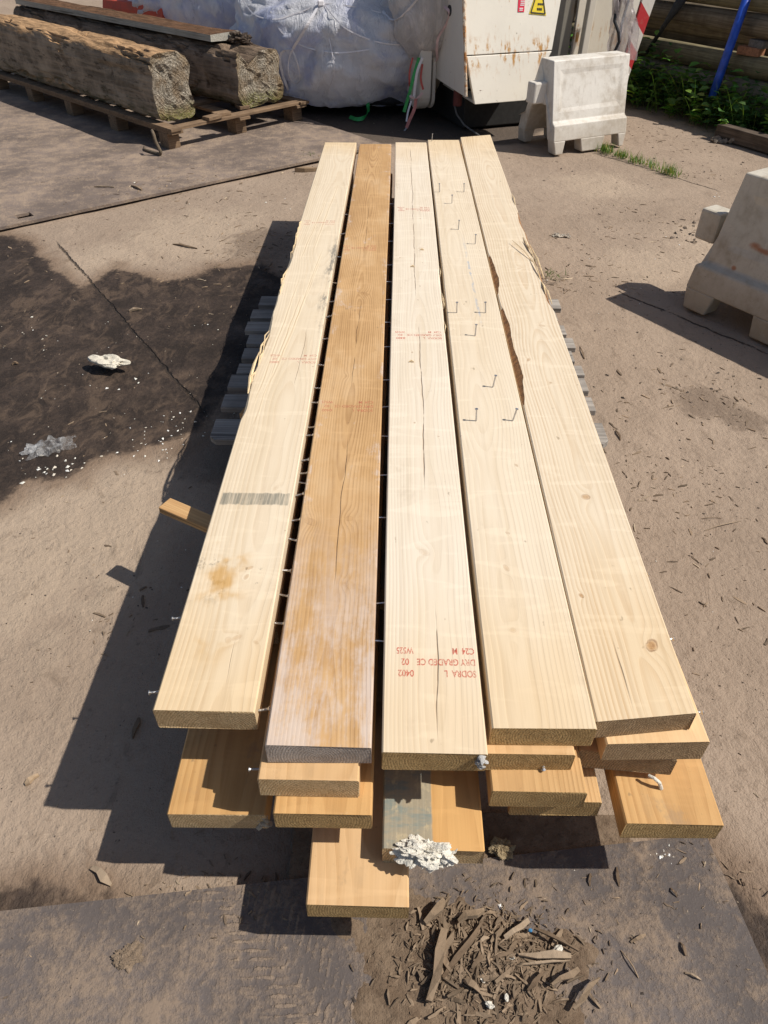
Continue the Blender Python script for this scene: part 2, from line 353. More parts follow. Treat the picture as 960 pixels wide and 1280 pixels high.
JOINTS = [(at(772, 360), at(965, 440)), (at(70, 300), at(262, 520)), (at(745, 190), at(900, 235))]
def ground_mat():
    b = B('yard_dirt'); p = b.pos(); wet = b.attr('wet'); mud = b.attr('mud'); sand = b.attr('sand'); px_, py_, pz_ = b.sep(p); joint = None
    n1 = b.noise(p, 1.1, 5, .6); n2 = b.noise(p, 6, 6, .62); n3 = b.noise(p, 45, 5, .65); n4 = b.noise(p, 240, 3, .65)
    n5 = b.noise(b.vmul(p, (1, .55, 1)), 14, 5, .7, .6)
    c = b.mix(b.sm(n1 + (n2 - .5) * .5, .35, .7), (.312, .236, .175), (.37, .284, .213))
    c = b.mix(b.sm(n2, .45, .75) * .5, c, (.22, .162, .118))
    c = b.mix(b.sm(sand + (n2 - .5) * 1.3 + (n5 - .5) * .9, .3, .85) * .65, c, (.43, .335, .247))
    c = b.mix(b.sm(mud + (n2 - .5) * 1.1 + (n5 - .5) * 1.0 + (n3 - .5) * .4, .35, .8) * .75, c, (.185, .136, .1))
    c = b.mix(b.sm(n5, .56, .7) * .38, c, (.13, .092, .062))
    c = b.mix(b.sm(n3, .58, .72) * .42, c, (.14, .10, .07)); c = b.mix(b.sm(n3, .28, .4, 1., 0.) * .3, c, (.46, .36, .26))
    c = b.mix(b.sm(n4, .6, .72) * .45, c, (.10, .075, .055)); c = b.mix(b.sm(n4, .3, .38, 1., 0.) * .35, c, (.52, .43, .33))
    for a_, c_ in JOINTS:
        e_ = c_ - a_; L_ = e_.length; e_ = e_ / L_; tt = (px_ - a_.x) * e_.x + (py_ - a_.y) * e_.y; dd = b.abs((px_ - a_.x) * -e_.y + (py_ - a_.y) * e_.x + (n5 - .5) * .035 + (n2 - .5) * .02)
        j_ = b.sm(dd, .0015, .009, 1., 0.) * b.sm(tt, -.05, .1) * b.sm(tt, L_ - .1, L_ + .05, 1., 0.) * b.sm(n3 + (n2 - .5) * .6, .3, .5)
        joint = j_ if joint is None else b.mx(joint, j_)
    wm = b.sm(wet + (n2 - .5) * .16 + (n3 - .5) * .07, -.02, .022)
    wd = b.mix(b.sm(n2 + (n3 - .5) * .6, .35, .72), (.030, .022, .018), (.062, .043, .032))
    wd = b.mix(b.sm(n5 + (n1 - .5) * .6, .5, .68) * .7, wd, (.115, .079, .055)); wd = b.mix(b.sm(n4, .66, .74) * .35, wd, (.2, .16, .12))
    rim = b.sm(wet + (n2 - .5) * .2 + (n5 - .5) * .1, -.14, .0)
    painted_shade = b.sm(b.attr('painted_shade') + (n2 - .5) * .5, .1, .5); c = b.mix(painted_shade * .8, c, (.05, .04, .034)); c = b.mix(rim * .7, c, (.17, .112, .073)); c = b.mix(wm, c, wd)  # first mix lays painted shade over the dirt, then damp rim and wet
    c = b.mix(joint * .8, c, (.05, .038, .03))
    rough = b.m('SUBTRACT', .93, wm * b.sm(n2, .35, .7, .05, .38))
    h = n2 * 2.2 + n3 * .9 + n4 * .28 + n5 * .8 - joint * 2.
    b.pbr(c, rough, b.bump(h, .008, 1.), 0., .22); return b.mat
def plate_mat(name, base, dust, track=None, level=0.):
    b = B(name); p = b.pos(); x, y, z = b.sep(p)
    n1 = b.noise(p, 2.2, 5, .6); n2 = b.noise(p, 11, 6, .68); n3 = b.noise(p, 70, 4, .7); n4 = b.noise(p, 260, 3, .6)
    c = b.mix(b.sm(n1, .35, .7), base, tuple(v * 1.55 for v in base)); c = b.mix(b.sm(n3, .55, .7) * .3, c, tuple(v * .5 for v in base))
    d = b.sm(n2 * .75 + n1 * .45 + (n3 - .5) * .5 + level, .56, .86) * .8
    c = b.mix(d, c, dust); c = b.mix(b.sm(n4, .62, .7) * .55, c, dust); c = b.mix(b.sm(n3, .64, .74) * .5, c, tuple(min(1, v * 1.15) for v in dust))
    hh = n2 * .5 + n3 * .5 + d * .9 + n4 * .2
    if track:
        (tx, ty), (ux, uy), hw = track     # tyre print: chevron bars pressed in dry mud
        s = (x - tx) * ux + (y - ty) * uy; t = (x - tx) * -uy + (y - ty) * ux
        wob = (n2 - .5) * .03; at_ = b.abs(t + wob * .4)
        lug = b.m('SINE', (s + at_ * .8 + wob * .5) * (2 * math.pi / .019)); rows = b.m('SINE', (t + wob * .4) * (2 * math.pi / .045))
        m = b.sm(lug + rows * .5 + (n3 - .5) * 3.4 + (n2 - .5) * 2.5, .2, 1.2) * b.sm(at_, hw * .75, hw, 1., 0.) * b.sm(n2 + n1 * .4, .45, .75, .1, .8)
        m = m * b.sm(b.noise(p, 24, 4, .7), .3, .52); c = b.mix(m * .75, c, tuple(min(1, v * 1.1) for v in dust)); hh = hh + m * .7
    b.pbr(c, b.m('ADD', .62, d * .3), b.bump(hh, .0025, 1.), .0, .12); return b.mat
def barrier_mat(name, col, dirt, amt, rustspots=False):
    b = B(name); o = b.obj(); x, y, z = b.sep(o); n = b.noise(o, 3.5, 5, .62); n2 = b.noise(o, 22, 5, .65); st = b.noise(b.vmul(o, (26, 26, 2.2)), 1, 4, .6); n4 = b.noise(o, 140, 3, .6)
    low = b.sm(z + (n - .5) * .25, .28, .0)
    c = b.mix(b.sm(n + (n2 - .5) * .5, .38, .72) * amt, col, dirt); c = b.mix(b.sm(st, .55, .75) * .45 * amt, c, tuple(v * .7 for v in dirt))
    c = b.mix(low * .55, c, dirt); c = b.mix(b.sm(n4, .62, .72) * .3, c, tuple(v * .55 for v in dirt))
    sc = b.noise(b.vmul(o, (60, 7, 160)), 1, 2, .5); c = b.mix(b.sm(sc, .7, .76) * .35, c, tuple(v * .45 for v in dirt))
    if rustspots:
        for (px, py, pz, rx, rz_) in rustspots:
            ex = (x - px) * (1. / rx); ez = (z - pz) * (1. / rz_); q = b.m('SQRT', ex * ex + ez * ez) + (n2 - .5) * 1.3
            c = b.mix(b.sm(q, .3, 1.1, 1., 0.) * .8 * 1., c, (.36, .12, .04))
    b.pbr(c, .55, b.bump(n * .6 + n2 * .5 + n4 * .15, .003), 0., .4); return b.mat
def skip_mat(name, col=(.74, .70, .62), seam=None, amt=.5):
    b = B(name); p = b.pos(); x, y, z = b.sep(p); n = b.noise(p, 3, 5, .6); st = b.noise(b.vmul(p, (30, 30, 1.6)), 1, 4, .65); n2 = b.noise(p, 26, 5, .7); n3 = b.noise(p, 9, 5, .7)
    c = b.mix(b.sm(n, .35, .7) * .35, col, tuple(v * .82 for v in col))
    run = b.sm(st, .6, .74) * b.sm(n, .42, .6)
    if seam is not None: run = b.mx(run * .8, b.sm(st, .48, .62) * b.sm(b.abs(z - seam), .0, .16, 1., 0.) * b.sm(n3, .40, .56))
    c = b.mix(run * amt * 1.3, c, (.50, .26, .075)); spot = b.sm(n2 + (n3 - .5) * .6, .70, .76)
    c = b.mix(spot * .85, c, (.14, .065, .03)); c = b.mix(b.sm(n2, .62, .72) * .18, c, (.3, .26, .2))
    b.pbr(c, .5, b.bump(n2 * .4 + n * .3 - spot, .002), 0., .4); return b.mat
def rust_mat():
    b = B('rusty_edge_steel'); p = b.pos(); n = b.noise(p, 14, 5, .7); n2 = b.noise(p, 60, 4, .7)
    c = b.mix(b.sm(n, .4, .6), (.68, .6, .48), (.46, .20, .05)); c = b.mix(b.sm(n2, .5, .68) * .8, c, (.11, .05, .025)); b.pbr(c, .8, b.bump(n2, .004)); return b.mat
def log_mat(name, top, side, seed, moss=.4):
    b = B(name); o = b.obj(); x, y, z = b.sep(o); o2 = b.vadd(o, (seed, seed, seed)); nx, ny, nz = b.sep(b.nrm())
    f = b.noise(b.vmul(o2, (1.6, 34, 34)), 1, 5, .68); n = b.noise(o2, 5, 5, .65); n2 = b.noise(b.vmul(o2, (6, 22, 22)), 1, 5, .7); n3 = b.noise(o2, 70, 4, .7)
    c = b.mix(b.sm(f, .35, .68), tuple(v * .5 for v in side), side); c = b.mix(b.sm(n, .4, .7) * .7, c, tuple(v * 1.5 for v in side))
    c = b.mix(b.sm(n2, .54, .66) * .7, c, (.04, .032, .025)); c = b.mix(b.sm(n3, .62, .74) * .5, c, (.42, .37, .3))
    tc = b.mix(b.sm(n2, .35, .65), top, tuple(v * .4 for v in top)); tc = b.mix(b.sm(n3, .6, .7) * .6, tc, (.4, .32, .22))
    c = b.mix(b.sm(nz + (n - .5) * .9, .3, .62), c, tc)
    mm = b.sm(z + (n - .5) * .3, .16, .02) * b.sm(n2, .4, .6) * moss; c = b.mix(mm, c, (.055, .065, .02))
    b.pbr(c, .92, b.bump(f * 1.2 + n2 * 1. + n3 * .3, .012), 0., .15); return b.mat
def logend_mat(name, seed, cy=0., cz=.22):
    b = B(name); o = b.obj(); x, y, z = b.sep(o); o2 = b.vadd(o, (seed, seed, seed)); n = b.noise(o2, 7, 4, .65); n3 = b.noise(b.vmul(o2, (1, 1, 1)), 75, 4, .75)
    dy = y - cy; dz = z - cz; r = b.m('SQRT', dy * dy + dz * dz) + (n - .5) * .09; ang = b.m('ARCTAN2', dz, dy)
    rg = b.m('SINE', r * (2 * math.pi / .021)); rad = b.noise(b.vec(ang * 14., r * 26, seed), 1, 4, .75)
    k = b.sm(rg * .10 + rad * .95 + (n3 - .5) * .8, .08, .76)
    c = b.mix(k, (.22, .185, .14), (.70, .62, .50)); c = b.mix(b.sm(n + rad * .2, .5, .75) * .55, c, (.30, .18, .08)); c = b.mix(b.sm(r, .14, .26) * .45, c, (.36, .24, .11))
    c = b.mix(b.sm(z + (n - .5) * .2, .13, .03) * b.sm(n3, .38, .55) * .8, c, (.24, .24, .06))
    b.pbr(c, .92, b.bump(k * 1.2 + n3, .016), 0., .1); return b.mat
def film_mat(name, white, blue, alpha=.0):
    b = B(name); o = b.obj(); n = b.noise(o, 2.2, 4, .6, .5); n2 = b.noise(b.vmul(o, (6, 6, 2.2)), 1.6, 5, .65, 1.2); n3 = b.noise(b.vmul(o, (16, 16, 4)), 1.5, 4, .7, 1.5)
    c = b.mix(b.sm(n, .42, .62), white, blue); c = b.mix(b.sm(n2, .55, .7) * .6, c, tuple(min(1, v * 1.25) for v in white)); c = b.mix(b.sm(n3, .6, .7) * .35, c, tuple(v * .4 for v in blue))
    h = b.bump(n2 * 1. + n3 * .35, .022, 1.)
    d = b.n.new('ShaderNodeBsdfPrincipled'); b.put(d.inputs['Base Color'], c); d.inputs['Roughness'].default_value = .3; b.put(d.inputs['Normal'], h)
    t = b.n.new('ShaderNodeBsdfTranslucent'); b.put(t.inputs[0], c); b.put(t.inputs[1], h)
    mx = b.n.new('ShaderNodeMixShader'); mx.inputs[0].default_value = .35; b.l.new(d.outputs[0], mx.inputs[1]); b.l.new(t.outputs[0], mx.inputs[2])
    tr = b.n.new('ShaderNodeBsdfTransparent'); m2 = b.n.new('ShaderNodeMixShader'); b.put(m2.inputs[0], b.sm(n2, .4, .7, alpha, alpha * .2) if alpha else 0.)
    b.l.new(mx.outputs[0], m2.inputs[1]); b.l.new(tr.outputs[0], m2.inputs[2]); b.l.new(m2.outputs[0], b.out.inputs[0]); return b.mat
def vcol_mat(name, rough=.85, trans=0., bump=.001):
    b = B(name); c = b.attr('tint', True); o = b.obj(); n = b.noise(o, 150, 3, .6); f = b.noise(o, 40, 3, .6)
    c = b.mix(b.sm(n, .5, .7) * .35, c, b.mix(1., c, (.4, .4, .4), 'MULTIPLY')); c = b.mix(b.sm(f, .5, .75) * .25, c, b.mix(1., c, (1.5, 1.5, 1.4), 'MULTIPLY'))
    pb = b.pbr(c, rough, b.bump(n, bump), 0., .3)
    if trans:
        t = b.n.new('ShaderNodeBsdfTranslucent'); b.put(t.inputs[0], b.mix(1., c, (1.6, 1.7, .7), 'MULTIPLY')); mx = b.n.new('ShaderNodeMixShader'); mx.inputs[0].default_value = trans
        b.l.new(pb.outputs[0], mx.inputs[1]); b.l.new(t.outputs[0], mx.inputs[2]); b.l.new(mx.outputs[0], b.out.inputs[0])
    return b.mat
def ink_mat(name, col, cover=.75):
    b = B(name); p = b.pos(); n = b.noise(p, 260, 3, .7); n2 = b.noise(p, 30, 2, .5)
    pb = b.pbr(col, .7); tr = b.n.new('ShaderNodeBsdfTransparent'); mx = b.n.new('ShaderNodeMixShader')
    b.put(mx.inputs[0], b.sm(n + (n2 - .5) * .5, .3, .62, cover * .25, cover)); b.l.new(tr.outputs[0], mx.inputs[1]); b.l.new(pb.outputs[0], mx.inputs[2]); b.l.new(mx.outputs[0], b.out.inputs[0]); return b.mat
INK = ink_mat('red_stamp_ink', (.62, .09, .05), .62); INKF = ink_mat('faded_red_stamp_ink', (.62, .15, .10), .45)
LITTER = vcol_mat('litter'); LEAF = vcol_mat('leaf', .5, .3)
RUST = rust_mat()

# ================================================================ SETTING: ground
wet_px = [(-330, 470), (-240, 380), (-190, 330), (-110, 315), (-60, 285), (0, 290), (34, 298), (71, 339), (101, 357), (143, 331), (172, 339), (203, 347), (240, 341), (262, 331), (330, 328), (360, 345), (300, 470), (262, 515), (242, 537), (202, 552), (150, 560), (116, 571), (101, 585), (38, 598), (0, 620), (-80, 640), (-170, 610), (-250, 640), (-340, 560)]
wet_poly = [at(*q) for q in wet_px]
wet2 = [at(*q) for q in [(-60, 1118), (10, 1112), (80, 1116), (140, 1108), (150, 1122), (0, 1142), (-60, 1152)]]
wet3 = [at(*q) for q in [(868, 1040), (915, 1085), (985, 1170), (1000, 1260), (960, 1215), (905, 1105)]]
def p3(P, s, off=0.): return np.column_stack([P * s + off, np.full(len(P), off * .37)])
def gz(P):
    near = sstep(np.hypot(P[:, 0], P[:, 1] - 3), 12, 4)
    z = (fbm(p3(P, 1.3, 5), 4, 3) - 1.) * .02 * near + (fbm(p3(P, 7, 2), 3, 9) - .5) * .006 * near
    z -= .012 * sstep(sdpoly(P, wet3), -.03, .03)
    return z - .006
def near_pts(P, pts, r):
    v = np.zeros(len(P))
    for q, rr in pts: v = np.maximum(v, sstep(np.hypot(P[:, 0] - q[0], P[:, 1] - q[1]), rr * r, 0))
    return v
SANDS = [(at(250, 290), .7), (at(140, 320), .4), (at(60, 680), .6), (at(820, 330), .45), (at(900, 300), .5), (at(750, 230), .5), (at(60, 150), .8), (at(0, 350), .15), (at(130, 640), .5)]
MUDS = [(at(930, 520), .15), (at(270, 560), .3), (at(330, 300), .35), (at(880, 500), .2)]
ex = np.concatenate([-np.geomspace(70, 3.4, 16), np.arange(-3.3, 3.31, .03), np.geomspace(3.4, 70, 16)])
ey = np.concatenate([-np.geomspace(60, .9, 14), np.arange(-.8, 9., .03), np.geomspace(9.1, 90, 16)])
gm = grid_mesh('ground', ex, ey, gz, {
    'wet': lambda P: np.maximum(np.maximum(sdpoly(P, wet_poly), sdpoly(P, wet2) * 1.2), sdpoly(P, wet3)),
    'painted_shade': lambda P: sstep(sdpoly(P, [at(*q) for q in ((270, 140), (350, 172), (430, 176), (560, 178), (640, 178), (700, 150), (740, 90), (560, 30), (250, 60))]), -.15, .2),  # shade below bundle and container, painted into the ground colour
    'sand': lambda P: near_pts(P, SANDS, 1.25), 'mud': lambda P: near_pts(P, MUDS, 1.3)})
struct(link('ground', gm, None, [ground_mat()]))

# ---- steel road plates
def plate(name, o, ux, uy, L, Wd, z, th, mat, label, hole=None):
    rz = math.atan2(uy, ux); xs = [0, L]; ys = [0, Wd]
    if hole: xs = [0, hole[0], hole[1], L]; ys = [0, hole[2], hole[3], Wd]
    V = []; F = []; nx, ny = len(xs), len(ys)
    for zz in (0, th):
        for yy in ys:
            for xx in xs: V.append((xx, yy, zz))
    k = nx * ny; skip = (1, 1) if hole else None
    for j in range(ny - 1):
        for i in range(nx - 1):
            a = j * nx + i
            if (i, j) == skip:
                q = [a, a + 1, a + 1 + nx, a + nx]
                for m in range(4): F.append((q[(m + 1) % 4], q[m], q[m] + k, q[(m + 1) % 4] + k))
                continue
            F.append((a + k, a + 1 + k, a + 1 + nx + k, a + nx + k)); F.append((a + nx, a + 1 + nx, a + 1, a))
    for i in range(nx - 1): F.append((i, i + 1, i + 1 + k, i + k)); b_ = (ny - 1) * nx + i; F.append((b_ + 1, b_, b_ + k, b_ + 1 + k))
    for j in range(ny - 1): a = j * nx; F.append((a + nx, a, a + k, a + nx + k)); a = j * nx + nx - 1; F.append((a, a + nx, a + nx + k, a + k))
    o_ = link(name, mesh(name, V, F), None, [mat], (o[0], o[1], z), (0, 0, rz)); return tag(o_, label, 'steel plate')
u = Vector((.768, .640)); pa = at(0, 287)
v_ = Vector((-u.y, u.x))
hp = at(31, 272); ho = Vector((hp.x - (pa.x - u.x * .5), hp.y - (pa.y - u.y * .5)))
hx, hy = ho.dot(u), ho.dot(v_)
plate('road_plate', (pa.x - u.x * .5, pa.y - u.y * .5), u.x, u.y, 3.35, 4.2, -.004, .016,
      plate_mat('dusty_brown_plate_steel', (.15, .118, .10), (.36, .272, .197), None, .07), 'dusty brown steel road plate with a square hole, lying under the pallet of old timbers', (hx - .045, hx + .045, hy - .04, hy + .04))
pb0, pb1 = at(0, 1142), at(880, 1046); ub = Vector((pb1.x - pb0.x, pb1.y - pb0.y)).normalized(); vb = Vector((ub.y, -ub.x))
Lb = 3.2; org = Vector((pb1.x, pb1.y)) - ub * Lb + vb * 2.2
tA, tB = at(300, 1125), at(400, 1275); tdir = Vector((tB.x - tA.x, tB.y - tA.y)).normalized()
plate('road_plate', (org.x, org.y), ub.x, ub.y, Lb, 2.2, -.004, .016,
      plate_mat('dark_grey_plate_steel', (.095, .08, .074), (.265, .197, .142), ((tA.x, tA.y), (tdir.x, tdir.y), .085), .075), 'dark grey steel road plate with tyre marks and a splinter heap, in the foreground')
PLZ = .012

# ---- mud and rotten wood heap on the front plate
heap = [at(*q) for q in [(395, 1120), (440, 1125), (510, 1105), (545, 1128), (600, 1135), (660, 1148), (735, 1150), (752, 1195), (735, 1235), (770, 1290), (760, 1420), (450, 1420), (430, 1280)]]
def heapz(P):
    d = sdpoly(P, heap); n = fbm(p3(P, 22, 3), 4, 21); n2 = fbm(p3(P, 90, 3), 3, 5)
    m = sstep(d + (n - .5) * .09, -.03, .09)
    core = sstep(np.hypot((P[:, 0] - .17) / 1.5, P[:, 1] - .44), .11, .0)
    return PLZ - .006 + m * (.006 + n * .010 + core * .014) + (n2 - .5) * .005 * m
hm = grid_mesh('mud_heap', np.arange(-.2, .5, .006), np.arange(.1, .72, .006), heapz)
def mud_mat():
    b = B('brown_mud'); p = b.pos(); n = b.noise(p, 16, 5, .7); n2 = b.noise(p, 70, 5, .7); n3 = b.noise(p, 300, 3, .65)
    c = b.mix(b.sm(n, .35, .7), (.215, .155, .105), (.14, .096, .063)); c = b.mix(b.sm(n2, .52, .7) * .7, c, (.08, .054, .036)); c = b.mix(b.sm(n2, .3, .42, 1., 0.) * .4, c, (.31, .235, .165)); c = b.mix(b.sm(n3, .58, .7) * .5, c, (.06, .045, .032))
    b.pbr(c, .92, b.bump(n + n2 * .8 + n3 * .3, .006), 0., .2); return b.mat
MUD = mud_mat()
o = link('mud_heap', hm, None, [MUD]); tag(o, 'brown mud spread over the dark foreground plate', 'mud', None, 'stuff')

# ================================================================ LUMBER STACK
ZA, ZB, ZS2, ZC, ZD, ZE = .144, .197, .250, .271, .324, .377
TH = .053
NAILG = 'boards of the timber stack'
def board(label, cx, y0, y1, z0, w=.175, rot=0., mat=None, end=None, skew=(0, 0), wane=(), seed=0, n=90, bow=.0015, name='timber_board', barky=False):
    """board along +y. wane: (side, ylo, yhi, depth) world y ranges where the top arris is missing"""
    L = y1 - y0; yc = (y0 + y1) / 2; b = .0028; rs = np.random.RandomState(seed + 11)
    ys = np.linspace(-L / 2, L / 2, n); V = []; F = []; MI = []
    nzl = fbm(np.column_stack([ys * 4.3, np.full(n, seed * 1.3), np.zeros(n)]), 4, seed); nzr = fbm(np.column_stack([ys * 4.3, np.full(n, seed * 2.3 + 40), np.zeros(n)]), 4, seed + 3)
    jag = rs.rand(n)
    for i, yy in enumerate(ys):
        rec = {-1: 0., 1: 0.}
        for (sd, a, c, dp) in wane:
            t = float(sstep(np.array([yy + yc]), a, a + .08)[0] * sstep(np.array([yy + yc]), c, c - .08)[0])
            nz = (nzl if sd < 0 else nzr)[i]
            rec[sd] = max(rec[sd], t * dp * max(0, (nz - .3) * 2.2 + (jag[i] - .5) * .06))
        xo = bow * math.sin((yy / L + .5) * math.pi * 2.1 + seed)
        l, r_ = rec[-1], rec[1]; e = .0006 * (nzl[i] - .5); hw = w / 2
        pts = [(-hw + b, 0), (hw - b, 0), (hw, b), (hw - r_ * .12, TH - b - r_ * .9), (hw - b - r_, TH), (-hw + b + l, TH), (-hw + l * .12, TH - b - l * .9), (-hw, b)]
        for (px, pz) in pts:
            sk = (skew[0] * (1 - i / (n - 1)) + skew[1] * i / (n - 1)) * (px / w)
            jit = (rs.rand() - .5) * .003 if i in (0, n - 1) else 0
            V.append((px + xo + e, yy + sk + jit, pz))
        if i:
            k = (i - 1) * 8
            for j in range(8):
                F.append((k + (j + 1) % 8, k + j, k + 8 + j, k + 8 + (j + 1) % 8))
                MI.append(2 if barky and ((j == 3 and r_ > .002) or (j == 5 and l > .002)) else 0)
    F.append(tuple(range(8))); MI.append(1); F.append(tuple((n - 1) * 8 + j for j in range(7, -1, -1))); MI.append(1)
    me = mesh(name, V, F, MI); o = link(name, me, None, [mat, end, BARK], (cx, yc, z0), (0, 0, rot))
    bm = bmesh.new(); bm.from_mesh(me); bmesh.ops.recalc_face_normals(bm, faces=bm.faces); bm.to_mesh(me); bm.free()
    return tag(o, label, 'timber board', NAILG)
def loc(o, p):  # world point into the board's frame
    return o.matrix_basis.inverted() @ Vector(p)

E_TAN = endgrain('sawn_end_tan', (.82, .60, .34), (.50, .32, .15), 1., (.02, -.06), .55)
E_GOLD = endgrain('sawn_end_golden', (.70, .48, .22), (.38, .235, .095), 2., (0, -.02), .7)
E_GREY = endgrain('sawn_end_grey', (.62, .55, .49), (.34, .29, .25), 3., (0, -.03), .5)
E_DARK = endgrain('sawn_end_dark', (.52, .37, .22), (.26, .17, .09), 4., (.05, -.05), .6)

k5 = [at(735, 625, .43), at(819, 813, .43), at(730, 750, .43), at(679, 409, .43), at(634, 408, .43), at(650, 337, .43), at(662, 452, .43), at(690, 481, .43)]
k4 = [at(632, 712, .43), at(645, 583, .43), at(634, 668, .43), at(640, 790, .43)]
k2 = [at(387, 652, .43), at(435, 648, .43), at(455, 367, .43), at(432, 470, .43), at(430, 730, .43)]
k3 = [at(526, 310, .43), at(500, 322, .43), at(518, 528, .43), at(548, 545, .43), at(530, 690, .43), at(515, 440, .43)]
k1 = [at(312, 710, .43), at(308, 721, .43), at(285, 800, .43), at(296, 797, .43), at(320, 803, .43), at(345, 610, .43), at(395, 285, .43)]
def kn(lst, sizes): return [(p.x, p.y, *s_) for p, s_ in zip(lst, sizes)]
M1 = wood('pine_board_stained', (.70, .588, .435), (.54, .395, .245), (.03, -.07), .007, .46, 1.7, kn(k1, [(.005, .5), (.005, .5), (.007, .3), (.006, .35), (.004, .3), (.006, .2), (.005, .2)]), [(-.29, .72, .86, .0014), (-.285, 1.7, 2.1, .0012)], (-.321, 2.485), TH, stain_band(1.215 - 2.485, 1.262 - 2.485), .62, .02, .4, .7, .09)
M2 = wood('pine_board_orange', (.58, .365, .175), (.29, .145, .055), (.0, -.03), .0062, .8, 2.9, kn(k2, [(.012, .5), (.010, .35), (.012, .55), (.006, .4), (.007, .3)]), [(-.122, .95, 1.5, .0022), (-.124, 1.7, 2.3, .002), (-.126, 2.7, 3.3, .0018)], (-.124, 2.44), TH, whitewash, .66, .014, .35, .2, .10)
M3 = wood('pine_board_pale', (.725, .632, .505), (.575, .45, .31), (.01, -.05), .006, .42, 4.1, kn(k3, [(.008, .25), (.004, .7), (.003, .7), (.003, .6), (.009, .22), (.003, .8)]), [(.072, 1.25, 2.15, .003), (.079, .61, .95, .0024), (.066, 2.3, 4.2, .0026), (.045, .72, .8, .003)], (.0695, 2.455), TH, None, .62, .016, .3)
M4 = wood('pine_board_cream', (.715, .607, .46), (.555, .415, .265), (-.03, -.055), .007, .42, 5.3, kn(k4, [(.006, .4), (.004, .5), (.004, .4), (.007, .25)]), [(.30, .66, .74, .002), (.222, .66, .70, .0025)], (.254, 2.5), TH, blue_line, .62, .018, .35, .6, .11)
M5 = wood('pine_board_knotty', (.71, .60, .45), (.52, .355, .20), (.02, -.035), .0085, .72, 6.7, kn(k5, [(.0115, .8), (.012, 1.), (.005, .9), (.008, .4), (.009, .45), (.007, .3), (.006, .6), (.004, .5)]), [(.415, .67, .86, .0028)], (.4355, 2.55), TH, None, .62, .022, .3, .6, .13)
MG = [wood('orange_pine_%s' % s, l, d, p, sp, min(.85, ct + .15), sdv, (), (), (0, 0), TH, lower_dirt, .66, .016, .45, .3, .09) for s, l, d, p, sp, ct, sdv in (
    ('broad', (.60, .375, .165), (.36, .185, .065), (.02, -.12), .008, .6, 8.1), ('fine', (.60, .395, .195), (.37, .205, .085), (-.04, -.09), .006, .6, 9.4), ('plain', (.67, .465, .265), (.46, .275, .125), (.03, -.14), .009, .6, 3.3))]
MFOAM = wood('pine_half_grey', (.62, .385, .165), (.40, .21, .075), (.04, -.09), .006, .5, 7.2, (), (), (0, 0), TH, grey_half)
MD5 = wood('pine_side_pale', (.72, .53, .33), (.54, .35, .18), (.03, -.1), .007, .4, 6.1)

b1 = board('pale top board with dark grey stain band and splintered outer edge, leftmost of the five', -.321, .679, 4.291, ZE, .175, 0., M1, E_TAN, wane=[(-1, 1.55, 3.05, .013), (1, 3.3, 4.2, .004)], seed=1, n=300)
b2 = board('orange-brown top board with whitish bloom near its grey sawn end', -.1240, .617, 4.262, ZE, .174, .0019, M2, E_GREY, seed=2, n=120)
b3 = board('pale top board with red grade stamp near its end and long central crack', .0693, .609, 4.298, ZE, .172, .0007, M3, E_GOLD, wane=[(1, 1.9, 2.6, .005)], seed=3, n=200)
b4 = board('cream top board with upright nails standing in it', .2535, .657, 4.352, ZE, .175, .0016, M4, E_GOLD, seed=4, n=120)
b5 = board('knotty pale board with bark strip on its inner edge, rightmost of the five top boards', .4345, .682, 4.440, ZE, .175, -.0012, M5, E_DARK, skew=(.02, .055), wane=[(-1, 1.62, 2.75, .017), (1, 2.2, 3.3, .009)], seed=5, n=300, barky=True)
# layer D
d2 = board('board directly under the orange-brown top board, its dark end showing ring arcs', -.136, .586, 4.18, ZD, .168, 0., MG[2], E_TAN, seed=6, n=40)
d4 = board('short-showing board directly under the nailed cream top board', .225, .641, 4.25, ZD, .16, .004, MG[2], E_GOLD, seed=7, n=40)
d5 = board('pale board with screws in its outer edge, directly under the knotty top board', .418, .664, 4.3, ZD, .18, .022, MD5, E_DARK, seed=8, n=60, skew=(.004, 0))
board('recessed board hidden in shade directly under the stained leftmost top board', -.325, .86, 4.22, ZD, .165, 0., MG[1], E_DARK, seed=9, n=20)
board('recessed board hidden in shade directly under the stamped top board', .066, .80, 4.2, ZD, .16, 0., MG[1], E_DARK, seed=10, n=20)
# layer C
c2 = board('orange board lying two below the orange-brown top board, its end resting over a lower board', -.1125, .556, 4.1, ZC, .165, .0, MG[0], E_GOLD, seed=12, n=40)
c4 = board('orange board with bright sunlit top, two below the nailed cream top board', .2495, .601, 4.2, ZC, .163, .002, MG[1], E_GOLD, seed=13, n=40)
c5 = board('dark-ended board two below the knotty top board, with a bent white screw under it', .42, .672, 4.1, ZC, .17, .0, MG[2], E_DARK, seed=14, n=40, skew=(-.015, 0))
board('shaded inner board two below the stained leftmost top board', -.322, .95, 4.1, ZC, .16, 0., MG[2], E_DARK, seed=15, n=20)
board('shaded inner board two below the stamped top board', .068, .9, 4.1, ZC, .155, 0., MG[2], E_DARK, seed=16, n=20)
